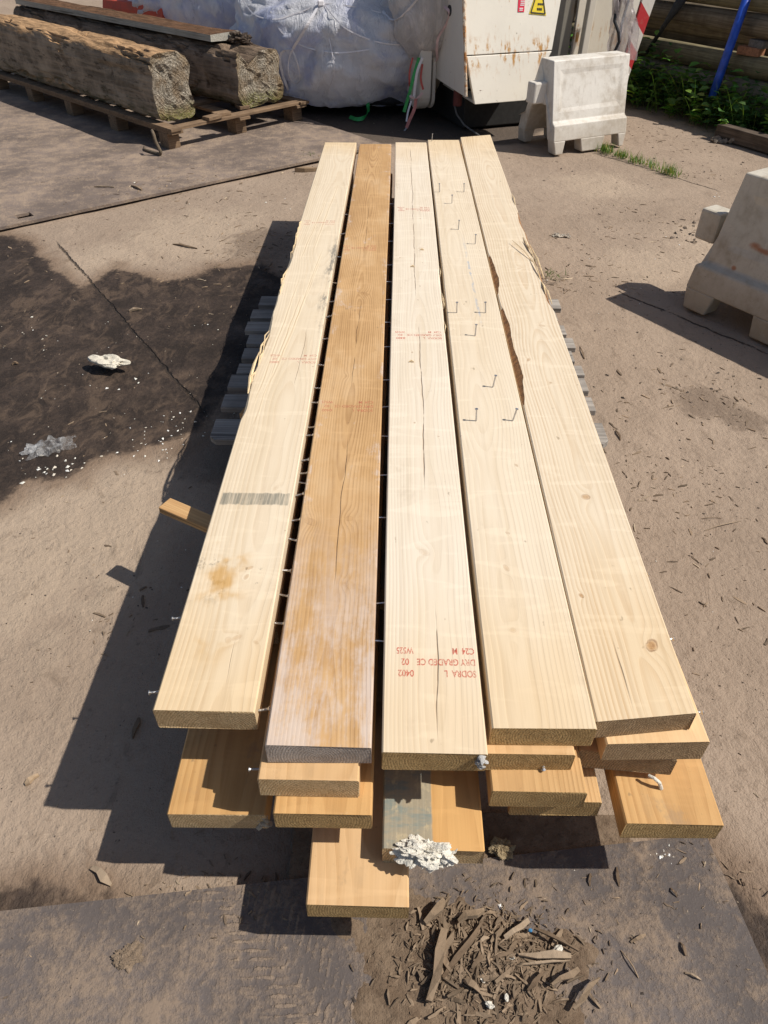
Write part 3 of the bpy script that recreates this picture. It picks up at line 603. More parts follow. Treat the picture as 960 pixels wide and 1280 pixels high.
# layer B
bl = board('orange board sticking out under the leftmost top board, with chipped right corner', -.3136, .5866, 4.15, ZB, .176, .004, MG[0], E_TAN, seed=17, n=60)
bf = board('half grey painted board with white plaster lump on its end, below the stamped top board', .0756, .532, 4.2, ZB, .175, .0, MFOAM, E_TAN, seed=18, n=40)
b6 = board('narrow strip of board showing under the sunlit orange board on its right', .2984, .622, 4.0, ZB, .162, .0, MG[1], E_GOLD, seed=19, n=40)
br = board('bright orange board with white scuff line, lowest on the right-hand side of the stack', .492, .5836, 4.05, ZB, .172, .003, MG[0], E_GOLD, seed=20, n=40)
bb = board('shaded board in the second layer from the ground, under the left centre', -.113, .80, 4.0, ZB, .15, 0., MG[1], E_GOLD, seed=21, n=20)
# layer A (on the pallet)
al = board('lowest board in the middle, its orange end reaching furthest out over the foreground plate', -.0535, .461, 4.1, ZA, .174, .0, MG[2], E_GOLD, seed=22, n=60)
board('shaded bottom board lying on the pallet under the left side of the stack', -.30, .9, 4.1, ZA, .175, 0., MG[1], E_DARK, seed=23, n=20)
board('shaded bottom board lying on the pallet under the middle right of the stack', .20, 1.0, 4.1, ZA, .175, 0., MG[1], E_DARK, seed=24, n=20)
board('shaded bottom board lying on the pallet under the right side of the stack', .44, .95, 4.1, ZA, .175, 0., MG[1], E_DARK, seed=25, n=20)

# chipped corner on the left lower board, sticky grey lump on the stamped board, white lump on the half-grey board
def lump(name, parent, c, size, mat, seed, sub=4, amp=.5, freq=1.8, flat=1., ragged=0., oct=4):
    bm = bmesh.new(); bmesh.ops.create_icosphere(bm, subdivisions=sub, radius=1.); P = np.array([v.co[:] for v in bm.verts])
    n = fbm(P * freq + seed * 3.7, oct, seed); n2 = np.abs(fbm(P * freq * 2.7 + seed, max(1, oct - 1), seed + 5) - .5) * 2
    d = 1 + (n - .5) * 2 * amp - n2 * amp * ragged; P = P * d[:, None] * np.array(size); P[:, 2] *= flat
    for v, q in zip(bm.verts, P): v.co = q
    me = bpy.data.meshes.new(name); bm.to_mesh(me); bm.free()
    me.polygons.foreach_set('use_smooth', np.zeros(len(me.polygons), bool))
    return link(name, me, parent, [mat], c)
def shards(name, parent, c, ext, n, size, mat, seed, fl=.3):
    """a cluster of angular broken pieces fused in one mesh"""
    rs = random.Random(seed); V = []; F = []
    for i in range(n):
        bm = bmesh.new(); o_ = Vector((rs.uniform(-1, 1) * ext[0] * .55, rs.uniform(-1, 1) * ext[1] * .6, rs.uniform(-1, 1) * ext[2] * .6)); L = size * rs.uniform(.5, 1.3)
        M = Matrix.Rotation(rs.uniform(-.6, .6), 3, 'X') @ Matrix.Rotation(rs.uniform(-.5, .5), 3, 'Y') @ Matrix.Rotation(rs.uniform(0, 6.3), 3, 'Z')
        for k in range(26): bm.verts.new(o_ + M @ Vector([v * s_ for v, s_ in zip(Vector((rs.gauss(0, 1), rs.gauss(0, 1), rs.gauss(0, 1))).normalized() * rs.uniform(.75, 1.15), (L, L * .68, L * fl))]))
        bmesh.ops.convex_hull(bm, input=bm.verts[:]); bm.verts.ensure_lookup_table(); bm.verts.index_update(); k0_ = len(V)
        V += [v.co.copy() for v in bm.verts]; F += [tuple(v.index + k0_ for v in f.verts) for f in bm.faces]; bm.free()
    return link(name, mesh(name, V, F), parent, [mat], c)
lump('plaster_lump', bf, loc(bf, (.062, .531, .246)), (.048, .024, .018), FOAM, 11, 5, .9, 1.7, 1., .9, 3)
shards('plaster_lump', bf, loc(bf, (.066, .529, .246)), (.07, .02, .012), 24, .015, FOAM, 7, .2)
shards('plaster_lump', bf, loc(bf, (.085, .522, .236)), (.05, .012, .02), 9, .014, FOAM, 9, .2)
shards('putty_lump', b3, loc(b3, (.146, .606, .413)), (.016, .008, .03), 12, .008, plain('grey_putty', (.5, .49, .47), .8, .2, 80, .003), 5)
shards('chipped_corner', bl, loc(bl, (-.228, .587, .222)), (.016, .008, .03), 12, .008, plain('pale_torn_wood', (.62, .52, .38), .9, .2, 120, .004), 6)

# screws and nails
def screw_mesh():
    m = MB(); m.tube([(0, 0, 0), (.019, 0, 0)], .0021, 8); m.tube([(.019, 0, 0), (.0225, 0, 0), (.0235, 0, 0)], [.0021, .0046, .0046], 10)
    for k in range(9): m.tube([(.001 + k * .0018, 0, 0), (.0016 + k * .0018, 0, 0), (.0022 + k * .0018, 0, 0)], [.0021, .003, .0021], 8, 0, False)
    me = mesh('screw', m.V, m.F, None, False); me.materials.append(STEEL); return me
SCREW = screw_mesh()
def nail_mesh():
    m = MB(); m.tube([(0, 0, -.004), (0, 0, .036)], .0021, 8); m.tube([(0, 0, .036), (0, 0, .0378)], .0042, 10)
    me = mesh('nail', m.V, m.F); me.materials.append(NAILST); return me
NAIL = nail_mesh()
def wire_mesh():
    m = MB(); m.tube([(-.004, 0, 0), (.026, 0, 0)], .0014, 6); me = mesh('nail', m.V, m.F); me.materials.append(STEEL); return me
WIRE = wire_mesh()
for y in [.699, .9, .976, 1.037, 1.135, 1.196, 1.277, 1.341, 1.372, 1.408, 1.521, 1.573, 1.679, 1.758, 1.885, 2.051, 2.2, 2.34, 2.5, 2.72, 2.95, 3.2]:
    s = link('screw', SCREW, b1, (), loc(b1, (-.2345, y, .405 + rnd.uniform(-.008, .01))), (0, rnd.uniform(-.25, .15), rnd.uniform(-.3, .3)))
for y in [.732, .902]: link('screw', SCREW, b1, (), loc(b1, (-.4075, y, .408)), (0, -.1, math.pi + .2))
for y in [.849, .943, 1.202, 1.363, 1.535, 1.67, 1.815, 1.992, 2.171, 2.33, 2.5, 2.66, 2.9, 3.1, 3.35]:
    link('nail', WIRE, b2, (), loc(b2, (-.04, y, .408 + rnd.uniform(-.008, .008))), (0, rnd.uniform(-.1, .1), rnd.uniform(-.12, .12)))
for p in [(0.193, 3.444), (0.305, 3.446), (0.241, 3.289), (0.25, 2.963), (0.307, 2.807), (0.199, 2.2), (0.294, 2.201), (0.247, 2.039), (0.273, 1.735), (0.213, 1.566), (0.309, 1.568), (0.185, 4.325)]:
    link('nail', NAIL, b4, (), loc(b4, (p[0], p[1], .43)), (rnd.uniform(-.1, .1), rnd.uniform(-.06, .2), rnd.uniform(0, 6)))
for y in [.744, .909, 1.093, 1.32]: link('screw', SCREW, d5, (), loc(d5, (.505 + .022 * (2.48 - y), y, .352)), (0, rnd.uniform(-.1, .1), rnd.uniform(-.2, .2)))
link('screw', SCREW, d4, (), loc(d4, (.262, .648, .35)), (0, 1.15, -1.2))
s = link('screw', SCREW, d2, (), loc(d2, (-.219, .62, .35)), (0, .1, math.pi))
m = MB(); m.tube([(.0, 0, 0), (.008, -.006, .002), (.018, -.012, -.004), (.024, -.014, -.02)], [.003, .0032, .0035, .004], 8)
m.build('bent_screw', FOAM, c5, loc(c5, (.468, .664, .270)))
# splinters
def splinter(parent, pts, r):
    m = MB(); m.tube(pts, r, 5); o = m.build('splinter', SPLINT, parent)
    return o
def W(o, lst): return [loc(o, p) for p in lst]
q = [at(324, 440, .428), at(318, 455, .431), at(313, 472, .43), at(310, 492, .424)]
splinter(b1, W(b1, q), [.001, .0045, .005, .002])
for k in range(16):
    y = rnd.uniform(1.7, 3.0); L = rnd.uniform(.05, .2); x = -.405 + rnd.uniform(-.004, .004)
    splinter(b1, W(b1, [(x, y, .425), (x - .003, y + L * .5, .429 + rnd.uniform(0, .006)), (x + .004, y + L, .426)]), [.0006, rnd.uniform(.0012, .003), .0006])
for (pa_, pb_, r_, h) in [((682, 268 + 100), (676, 330 + 22), .004, .0), ((640, 300), (668, 330), .0022, .012), ((655, 300), (668, 325), .003, .005), ((662, 305), (680, 348), .004, .0), ((654, 296), (662, 318), .003, .0), ((664, 322), (676, 352), .003, .006), ((640, 242), (644, 258), .003, 0), ((677, 352), (690, 380), .003, 0)]:
    A_ = at(*pa_, .432 + h); B_ = at(*pb_, .428)
    splinter(b5, W(b5, [A_, (A_ + B_) / 2 + Vector((.002, 0, .006)), B_]), [.0008, r_, r_ * .5])
for k in range(10):
    y = rnd.uniform(1.95, 2.55); x = .156 + rnd.uniform(-.003, .003); L = rnd.uniform(.03, .09)
    splinter(b3, W(b3, [(x, y, .427), (x + .004, y + L * .5, .431), (x + .002, y + L, .428)]), [.0005, rnd.uniform(.001, .002), .0005])
for (px, py) in [(513, 452), (527, 312), (515, 333)]:
    A_ = at(px - 2, py, .4325); splinter(b3, W(b3, [A_, A_ + Vector((.008, .003, .002)), A_ + Vector((.016, -.002, 0))]), [.001, .003, .001])

# grade stamps
def text_mesh(body, size, xs=1., font_bold=False):
    cu = bpy.data.curves.new('txt', 'FONT'); cu.body = body; cu.size = size; cu.align_x = 'LEFT'; cu.offset = size * .022
    ob = bpy.data.objects.new('txt', cu); C.objects.link(ob); bpy.context.view_layer.update()
    dg = bpy.context.evaluated_depsgraph_get(); me = bpy.data.meshes.new_from_object(ob.evaluated_get(dg))
    bpy.data.objects.remove(ob); bpy.data.curves.remove(cu)
    V = np.array([v.co[:] for v in me.vertices]); F = [tuple(p.vertices) for p in me.polygons]; V[:, 0] *= xs
    return V, F
def stamp(parent, xr, y, h, mat, width, name='grade_stamp', lift=.0005):
    """three lines read from the far side of the stack; xr,y = world start of the first line (reading towards -x)"""
    rows = [('SODRA  L', 0., .40), ('0402', .78, .20), ('DRY GRADED CE', 0., .74), ('02', .84, .10), ('C24  M', 0., .28), ('W525', .78, .22)]
    lines = [0, 0, 1, 1, 2, 2]; V = []; F = []
    for (tx, st, wd), ln in zip(rows, lines):
        v, f = text_mesh(tx, h); v[:, 0] -= v[:, 0].min(); v[:, 0] *= wd * width / v[:, 0].max()
        v[:, 0] += st * width; v[:, 1] -= ln * h * 1.25
        k = len(V); V += [(-a[0], -a[1], 0) for a in v]; F += [tuple(i + k for i in g) for g in f]
    o = link(name, mesh(name, V, F), parent, [mat], loc(parent, (xr, y, .43 + lift))); o.rotation_euler = (0, 0, -parent.rotation_euler.z); return o
stamp(b3, .150, .770, .020, INK, .142)
for (bd, px, py, wd, mt) in [(b1, 395, 452, .14, INKF), (b1, 418, 280, .13, INKF), (b2, 466, 512, .14, INKF), (b2, 470, 312, .13, INKF), (b3, 552, 422, .145, INK), (b3, 537, 263, .14, INK)]:
    p = at(px, py, .43); stamp(bd, p.x, p.y, .016, mt, wd)

# spacer sticks between the layers
def stick(a, c, z, label, h=.021, w=.045):
    a, c = Vector(a), Vector(c); d = c - a; m = MB(); m.box((0, 0, 0), (d.length, w, h - .001)); mid = (a + c) / 2
    o = m.build('spacer_stick', STICKWOOD, None, (mid.x, mid.y, z + h / 2), (0, 0, math.atan2(d.y, d.x)), False, .002); return tag(o, label, 'spacer stick', 'spacer sticks between board layers')
a = at(203, 622, .27); c = at(478, 742, .27); e = (c - a); stick(a + Vector((.01, -.02, 0)), a + e * 1.9, ZS2, 'orange wooden spacer stick poking out of the left side beside the stain band')
a = at(303, 512, .27); c = at(487, 545, .27); e = (c - a); stick(a, a + e * 1.9, ZS2, 'wooden spacer stick with its tip showing just above the pallet slats')
stick((-.42, 3.55, 0), (.55, 3.45, 0), ZS2, 'spacer stick hidden near the far end of the stack, upper spacer layer')
# pallet under the stack
pal = tag(empty('pallet', (.03, 2.40, 0)), 'weathered grey slatted pallet under the timber stack', 'pallet')
ysl = [1.875 + .5 * .11, 2.105, 2.235, 2.33, 2.44, 2.55, 2.66, 2.78, 2.90]
for i, yv in enumerate(ysl):
    w = [.12, .085, .09, .07, .08, .08, .08, .08, .09][i]; y = yv + (0 if i else .0); x0, x1 = -.605 + rnd.uniform(-.01, .02), .69 + rnd.uniform(-.025, .015)
    m = MB(); ch = .02 if i == 0 else .0
    if i == 0: m.prism([(x0 + ch, y - w / 2, .122), (x1 - ch, y - w / 2, .122), (x1, y - w / 2 + ch, .122), (x1, y + w / 2, .122), (x0, y + w / 2, .122), (x0, y - w / 2 + ch, .122)], (0, 0, .0215))
    else: m.box(((x0 + x1) / 2, y, .1328), (x1 - x0, w, .0215), rnd.uniform(-.008, .008))
    m.V = [v - Vector((.03, 2.40, 0)) for v in m.V]; m.build('slat', GREYPLANK, pal, None, None, False, .002)
for x in (-.50, .0, .59):
    m = MB(); m.box((x, 0, .111), (.1, 1.04, .0215)); m.build('stringer', GREYPLANK, pal, (0, 0, 0), None, False, .002)
    for y in (-.46, 0, .46):
        m = MB(); m.box((x, y, .0605), (.1, .12, .0795)); m.build('block', GREYPLANK, pal, None, None, False, .003)
    m = MB(); m.box((x, 0, .0095), (.1, 1.04, .0215)); m.build('runner', GREYPLANK, pal, None, None, False, .002)

# ================================================================ OLD TIMBERS ON A PALLET (back left)
LU = Vector((-.724, .69, 0)); LS = Vector((.69, .724, 0))      # along the timbers, along their ends
GP = .012
lp0 = at(199, 190, GP) + LS * .085                                            # near corner of the pallet
lp = tag(empty('pallet', lp0, math.atan2(LS.y, LS.x)), 'long brown pallet carrying the two old square timbers', 'pallet')
# pallet local: x along LS (0..1.3), y along LU
m = None
for i, y in enumerate((.0, .75, 1.5, 2.25, 3.0)):
    for j, x in enumerate((.0, .62, 1.2)):
        mm = MB(); mm.box((x + .055, y + .06, .0535), (.1, .12, .107)); mm.build('block', BROWNPLANK, lp, None, None, False, .003)
for j, x in enumerate((.0, .62, 1.2)):
    mm = MB(); mm.box((x + .055, 1.5, .1175), (.1, 3.14, .02)); mm.build('stringer', BROWNPLANK, lp, None, None, False, .002)
for x_ in (.045, 1.285):
    mm = MB(); mm.box((x_, 1.52, .1385), (.09, 3.2, .0205)); mm.build('edge_board', BROWNPLANK, lp, None, None, False, .002)
mm = MB(); mm.box((.665, -.012, .1385), (1.15, .085, .0205)); mm.build('edge_board', BROWNPLANK, lp, None, None, False, .002)
for i in range(12):
    y = .03 + i * .27 + rnd.uniform(-.02, .02); w = (.1, .13, .09)[i % 3]
    if i in (0, 1): continue
    mm = MB(); mm.box((.665, y, .1385), (1.14, w, .0205), rnd.uniform(-.012, .012)); mm.build('slat', BROWNPLANK, lp, None, None, False, .002)
for (x, y, a) in ((.40, -.03, .1), (.52, .02, -.15), (.78, .10, 1.25)):
    mm = MB(); mm.box((x, y, .162), (.13, .08, .024), a); mm.build('broken_slat', BROWNPLANK, lp, None, None, False, .003)

def old_timber(name, label, start, L, W_, H_, mats, seed, notch=False, rz=None):
    """square baulk, local x along its length from the sawn end, z up from its underside"""
    nl, nc = 150, 64; ang = np.linspace(0, 2 * np.pi, nc, endpoint=False); sq = 5.
    cx = np.sign(np.cos(ang)) * np.abs(np.cos(ang)) ** (2 / sq) * W_ / 2; cz = np.sign(np.sin(ang)) * np.abs(np.sin(ang)) ** (2 / sq) * H_ / 2 + H_ / 2
    xs = np.concatenate([np.linspace(0, .5, 50), np.linspace(.5, L, nl - 50 + 1)[1:]])
    X = np.repeat(xs, nc); Y = np.tile(cx, len(xs)); Z = np.tile(cz, len(xs)); P = np.column_stack([X, Y, Z])
    n1 = fbm(P * np.array([1.2, 4, 4]) + seed, 4, seed) - .5; n2 = np.abs(fbm(P * np.array([1.0, 11, 11]) + seed * 2, 4, seed + 2) - .5) * 2; n3 = fbm(P * np.array([6, 30, 30]), 3, seed + 4) - .5
    crack = sstep(n2, .07, .0)
    n1 = n1 * (.35 + .65 * sstep(X, 0, .35))
    top = sstep(Z / H_, .8, 1.); out = n1 * .032 - crack * .03 + n3 * .014 - top * (.02 * sstep(fbm(P * np.array([2, 8, 8]), 3, seed + 9), .4, .7))
    # a long split in the side facing the yard
    out -= .022 * sstep(np.abs(Z - H_ * .52 - .02 * np.sin(X * 3)), .013, .0) * (Y < 0) * sstep(X, .95, .1)
    D = np.column_stack([np.zeros_like(Y), Y / (W_ / 2), (Z - H_ / 2) / (H_ / 2)]); D /= np.linalg.norm(D, axis=1)[:, None]
    P = P + D * out[:, None]
    if notch:
        k = sstep(X, .34, .2) * sstep(np.abs(Y - W_ * .22), .09, .05) * sstep(Z, H_ * .5, H_ * .85); P[:, 2] -= k * .11
        k2 = sstep(X, .5, .1) * (Y < W_ * .1); P[:, 2] -= k2 * .03 * sstep(Z, H_ * .6, H_)
    P[:, 0] += np.where(X < 1e-6, (fbm(P * 9, 3, seed + 6) - .5) * .06, 0)
    P[:, 2] = np.maximum(P[:, 2], 0); V = P.tolist(); F = []; MI = []
    N = len(xs)
    for i in range(N - 1):
        for j in range(nc): F.append((i * nc + j, i * nc + (j + 1) % nc, (i + 1) * nc + (j + 1) % nc, (i + 1) * nc + j)); MI.append(0)
    # the end face as concentric rings
    prev = list(range(nc))
    rim = P[:nc]; cen = rim.mean(0)
    for t in (.86, .7, .54, .38, .22, .08):
        ring = cen + (rim - cen) * t; ring[:, 0] = (fbm(ring * 26, 3, seed + 8) - .5) * .05 + .0; k = len(V); V += ring.tolist(); cur = list(range(k, k + nc))
        for j in range(nc): F.append((prev[j], cur[j], cur[(j + 1) % nc], prev[(j + 1) % nc])); MI.append(1)
        prev = cur
    F.append(tuple(prev)); MI.append(1); F.append(tuple((N - 1) * nc + j for j in range(nc))); MI.append(1)
    me = mesh(name, V, F, MI, False); bm = bmesh.new(); bm.from_mesh(me); bmesh.ops.recalc_face_normals(bm, faces=bm.faces); bm.to_mesh(me); bm.free()
    o = link(name, me, None, mats, start, (0, 0, rz if rz is not None else math.atan2(LU.y, LU.x))); return tag(o, label, 'timber', 'old timbers on the pallet')
DECK = GP + .150
l1 = at(201, 155, DECK); e1 = at(258, 149, DECK); W1 = (e1 - l1).length * .96
LOGA = log_mat('old_timber_bark_grey', (.50, .31, .165), (.31, .25, .185), 1.3, .5); ENDA = logend_mat('old_timber_end', 2.)
LOGB = log_mat('old_timber_dark', (.23, .165, .115), (.26, .21, .165), 4.3, .5)
# local +y of a timber points to -LS (towards the viewer's left), so shift by half a width along LS
t1 = old_timber('old_timber', 'thick weathered square timber with orange-brown top and mossy end, nearest on the long pallet', l1 + LS * W1 / 2 + LU * .02, 3.6, W1, .44, [LOGA, ENDA], 3)
l2 = at(303, 138, DECK); e2 = at(352, 125, DECK); W2 = (e2 - l2).length * .95
t2 = old_timber('old_timber', 'square timber with notched rotten end, behind the thicker one and under a grey plank', l2 + LS * W2 / 2 + LU * .02, 3.9, W2, .41, [LOGB, logend_mat('old_timber_end_notched', 6., 0., .2)], 8, True)
# plank along the top of the rear timber
pm = old_plank('silvered_plank', (.50, .48, .42), (.27, .25, .21), 2., .3)
xs = np.linspace(0, 3.5, 60); V = []; F = []
for i, x in enumerate(xs):
    wob = (fbm(np.array([[x * 3, 0, 0]]), 3, 4)[0] - .5) * .06; hw = .15; lo = (fbm(np.array([[x * 4, 5, 0]]), 3, 4)[0] - .5) * .02
    for (yy, zz) in ((-hw + wob, 0), (hw, 0), (hw, .045), (-hw + .05 + wob, .055 + lo), (-hw + wob, .03)): V.append((x, yy, zz))
for i in range(59):
    for j in range(5): F.append((i * 5 + j, i * 5 + (j + 1) % 5, i * 5 + 5 + (j + 1) % 5, i * 5 + 5 + j))
F += [(4, 3, 2, 1, 0), tuple(59 * 5 + j for j in range(5))]; MI = [0] * len(F)
for i in range(59): MI[i * 5 + 2] = 1
me = mesh('weathered_plank', V, F, MI); bm = bmesh.new(); bm.from_mesh(me); bmesh.ops.recalc_face_normals(bm, faces=bm.faces); bm.to_mesh(me); bm.free()
ptop = l2 + LS * (W2 * .42) + LU * .36 + Vector((0, 0, .415))
o = link('weathered_plank', me, None, [pm, log_mat('rotten_brown_top', (.16, .085, .045), (.15, .085, .05), 6., 0.)], ptop, (R(2), 0, math.atan2(LU.y, LU.x))); tag(o, 'silvery split plank with rotten brown top lying along the rear timber', 'plank')
o = lump('rot_clump', None, (l2 + LS * (W2 * .62) + LU * .3 + Vector((0, 0, .42)))[:], (.09, .07, .05), plain('dark_rot', (.10, .07, .05), .95, .5, 50, .01), 9, 4, .8, 2.2, 1., .8); tag(o, 'dark crumbling clump of rot on top of the notched timber', 'rot clump')
# rope at the pallet corner
m = MB(); rp = [at(190, 163, .17), at(192, 168, .155), at(194, 176, .11), at(198, 184, .07), at(201, 190, .04), at(200, 193, .02), at(190, 190, .022), at(181, 187, .022), at(180, 184, .022)]
m.tube(rp, [.010, .012, .012, .012, .013, .014, .012, .010, .008], 8); tag(m.build('rope_end', ROPE, smooth=True), 'short frayed rope end hanging at the near corner of the long pallet', 'rope')

# ================================================================ PLASTIC BARRIERS
def barrier(label, origin, rz, L, D, H, mat, lugs=(1, 1), cat='traffic barrier', upright=False, lz=.53, lout=.035):
    """local x along the barrier, y=0 is the front foot line, z up"""
    t = tag(empty('plastic_barrier', origin, rz), label, cat, 'water-filled plastic barriers'); h1 = H * .33; cy = D / 2
    # body: tunnel profile above the feet
    fz = H * .15; it = .05
    def pr(z, w): return [(0, cy - w / 2, z), (0, cy + w / 2, z)]
    prof = [(.012, fz), (.035, h1), (.035 + .035, h1 + .018), (cy - H * .135, H), (cy + H * .135, H), (D - .07, h1 + .018), (D - .035, h1), (D - .012, fz), (D - .10, fz), (D - .17, H * .52), (.17, H * .52), (.10, fz)]
    x0, x1 = .0, L; ins = .004 if upright else .028
    bm = bmesh.new(); rows = []
    for (xx, s) in ((x0, 0), (x1, 0)):
        row = []
        for (yy, zz) in prof:
            k = (zz - h1) / (H - h1) if zz > h1 + .01 and yy not in (D - .17, .17) else 0
            xi = xx + .035 * ((zz - h1) / (H - h1)) if upright and xx == x1 and zz > h1 + .01 else xx + (ins + k * .02 if xx == x0 else -ins - k * .02) if zz > h1 + .01 and abs(zz - H * .52) > 1e-6 else xx
            row.append(bm.verts.new((xi, yy, zz)))
        rows.append(row)
    n = len(prof); fs = []
    for j in range(n): fs.append(bm.faces.new((rows[0][j], rows[0][(j + 1) % n], rows[1][(j + 1) % n], rows[1][j])))
    bm.faces.new(rows[0][::-1]); bm.faces.new(rows[1])
    bmesh.ops.recalc_face_normals(bm, faces=bm.faces)
    bm.faces.ensure_lookup_table()
    for j in (2, 5):     # moulded recess in both tall sides
        r = bmesh.ops.inset_individual(bm, faces=[fs[j]], thickness=min(.10, L * .12), depth=0.)
        bmesh.ops.inset_individual(bm, faces=[fs[j]], thickness=.04, depth=-.005)
    # feet
    def foot(xa, xb, ya, yb, inner):
        zt = fz + .004
        P = [(xa + .02, ya, 0), (xb - .02, ya, 0), (xb - .02, yb, 0), (xa + .02, yb, 0), (xa, ya + (.012 if not inner else -.0), zt), (xb, ya + (.012 if not inner else 0), zt), (xb, yb - (.0 if not inner else .012), zt), (xa, yb - (0 if not inner else .012), zt)]
        vs = [bm.verts.new(p) for p in P]
        for f in [(3, 2, 1, 0), (4, 5, 6, 7), (0, 1, 5, 4), (1, 2, 6, 5), (2, 3, 7, 6), (3, 0, 4, 7)]: bm.faces.new([vs[i] for i in f])
    for (a, c) in ((.002, .16), (.36, .70), (.88, .998)):
        foot(L * a, L * c, .0, .095, False); foot(L * a, L * c, D - .095, D, True)
    me = bpy.data.meshes.new('body'); bmesh.ops.recalc_face_normals(bm, faces=bm.faces); bm.to_mesh(me); bm.free()
    o = link('body', me, t, [mat]); md = o.modifiers.new('bevel', 'BEVEL'); md.width = .012; md.segments = 3; md.limit_method = 'ANGLE'; md.angle_limit = R(28)
    for s, on in zip((-1, 1), lugs):
        if not on: continue
        mm = MB(); xx = -lout if s < 0 else L + lout; mm.prism([(xx - .055, cy - .05, H * lz), (xx + .055, cy - .05, H * lz), (xx + .055, cy + .05, H * lz), (xx - .055, cy + .05, H * lz)], (0, 0, H * .24)); mm.build('connector_lug', mat, t, None, None, False, .012)
    return t
bc0, bc1 = at(691, 195, 0), at(781, 182, 0); dC = bc1 - bc0
WB = barrier_mat('white_barrier_plastic', (.68, .645, .585), (.40, .34, .265), .8)
GB = barrier_mat('stained_barrier_plastic', (.56, .51, .42), (.32, .255, .175), .8, [(.22, .1, .33, .035, .02), (.27, .1, .32, .05, .014), (.33, .1, .325, .035, .018), (.17, .06, .22, .014, .012)])
barrier('dirty white plastic barrier with cut-out feet standing in front of the white container', bc0, math.atan2(dC.y, dC.x), dC.length, .50, .575, WB, upright=True)
br0, br1 = at(848, 381, 0), at(935, 421, 0); dR = (br1 - br0).normalized()
ang = math.atan2(dR.y, dR.x)
barrier('stained grey-white plastic barrier with rust spots, cut off by the right edge of the photo', br0, ang, 1.0, .42, .58, GB, lz=.42, lout=.075)
RB = barrier_mat('red_barrier_plastic', (.62, .09, .045), (.26, .09, .05), .5)
rb = at(214, 6, .60); ra_ = R(-35); rb = rb - Vector((math.cos(ra_), math.sin(ra_), 0)) * 1.05 - Vector((-math.sin(ra_), math.cos(ra_), 0)) * .25
barrier('red plastic barrier lying behind the old timbers', (rb.x, rb.y, 0), ra_, 1.05, .5, .60, RB, lugs=(0, 0))

# ================================================================ WHITE CONTAINER
SO = Vector((.496, 6.2, 0)); SA = Vector((.94, .341, 0)).normalized(); SN = Vector((SA.y, -SA.x, 0))
def fr(t, z, d=0.): return SO + SA * t - SN * d + Vector((0, 0, z))
ct = tag(empty('container', SO), 'rusty white steel container with chamfered front panels and warning stickers', 'container')
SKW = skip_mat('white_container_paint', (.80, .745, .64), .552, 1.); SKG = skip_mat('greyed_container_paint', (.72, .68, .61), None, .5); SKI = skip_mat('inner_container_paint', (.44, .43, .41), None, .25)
def cpart(name, mb, mat, bev=.004):
    mb.V = [v - SO for v in mb.V]; return mb.build(name, mat, ct, None, None, False, bev)
TZ = 1.42; lean = .26
def fz_(t, z, e=0.): return fr(t, z, (z - .552) * lean + e)      # front panel leans back
m = MB(); m.prism([fz_(0, .556), fz_(.713, .556), fz_(.713 + (TZ - .556) * .22, TZ), fz_(0, TZ)], -SN * .03); up_ = cpart('upper_panel', m, SKW)
m = MB(); m.prism([fz_(.0, .549), fz_(.06, .245), fz_(.49, .245), fz_(.713, .549)], -SN * .03); cpart('lower_panel', m, SKW)
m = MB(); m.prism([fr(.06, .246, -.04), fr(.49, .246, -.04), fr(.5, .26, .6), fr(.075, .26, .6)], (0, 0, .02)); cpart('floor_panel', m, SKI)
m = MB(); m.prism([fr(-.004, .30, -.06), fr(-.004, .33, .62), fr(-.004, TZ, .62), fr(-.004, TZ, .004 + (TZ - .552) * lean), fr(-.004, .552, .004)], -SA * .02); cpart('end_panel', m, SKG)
# rust strip up the front-left corner
m = MB(); pts = []
for i in range(14): pts.append(fr(-.012, .30 + i * .105, (.30 + i * .105 - .552) * lean - .004))
m.tube(pts, [.008 + .005 * rnd.random() for _ in pts], 6); cpart('corner_bead', m, RUST, 0)
# rounded rear post with a hole plate
def stadium(z0, z1, r, off, d0, th):
    P = []
    for k in range(13): a = math.pi + math.pi * k / 12; P.append(fr(off, z0 + r + r * math.sin(a), d0 + r * math.cos(a)))
    P += [fr(off, z1, d0 + r), fr(off, z1, d0 - r)]; return P
m = MB(); m.prism(stadium(.10, TZ, .13, -.08, .60, .09), -SA * .10); cpart('rounded_post', m, SKG, .01)
m = MB(); m.prism(stadium(.10, TZ - .01, .09, -.055, .60, .03), SA * .03); cpart('post_web', m, SKG, .006)
c_ = fr(-.0265, .80, .30); m = MB(); m.tube([c_ + SA * .004, c_ - SA * .003], .035, 20); cpart('hole', m, BLACKRUB, 0)
m = MB(); m.tube([fr(.03, .33, .18), fr(.03, .19, .18)], .035, 16); cpart('red_cap', m, plain('faded_red_plastic', (.10, .018, .016), .7), .004)
m = MB(); cab = [aty(567, 128, 6.45), aty(571, 143, 6.4), aty(580, 156, 6.35), aty(594, 166, 6.25), aty(606, 168, 6.1)]; cab[-1].z = .012; cab[-2].z = max(.02, cab[-2].z); m.tube(cab, .007, 6); cpart('cable', m, plain('grey_cable', (.12, .12, .12), .6), 0)
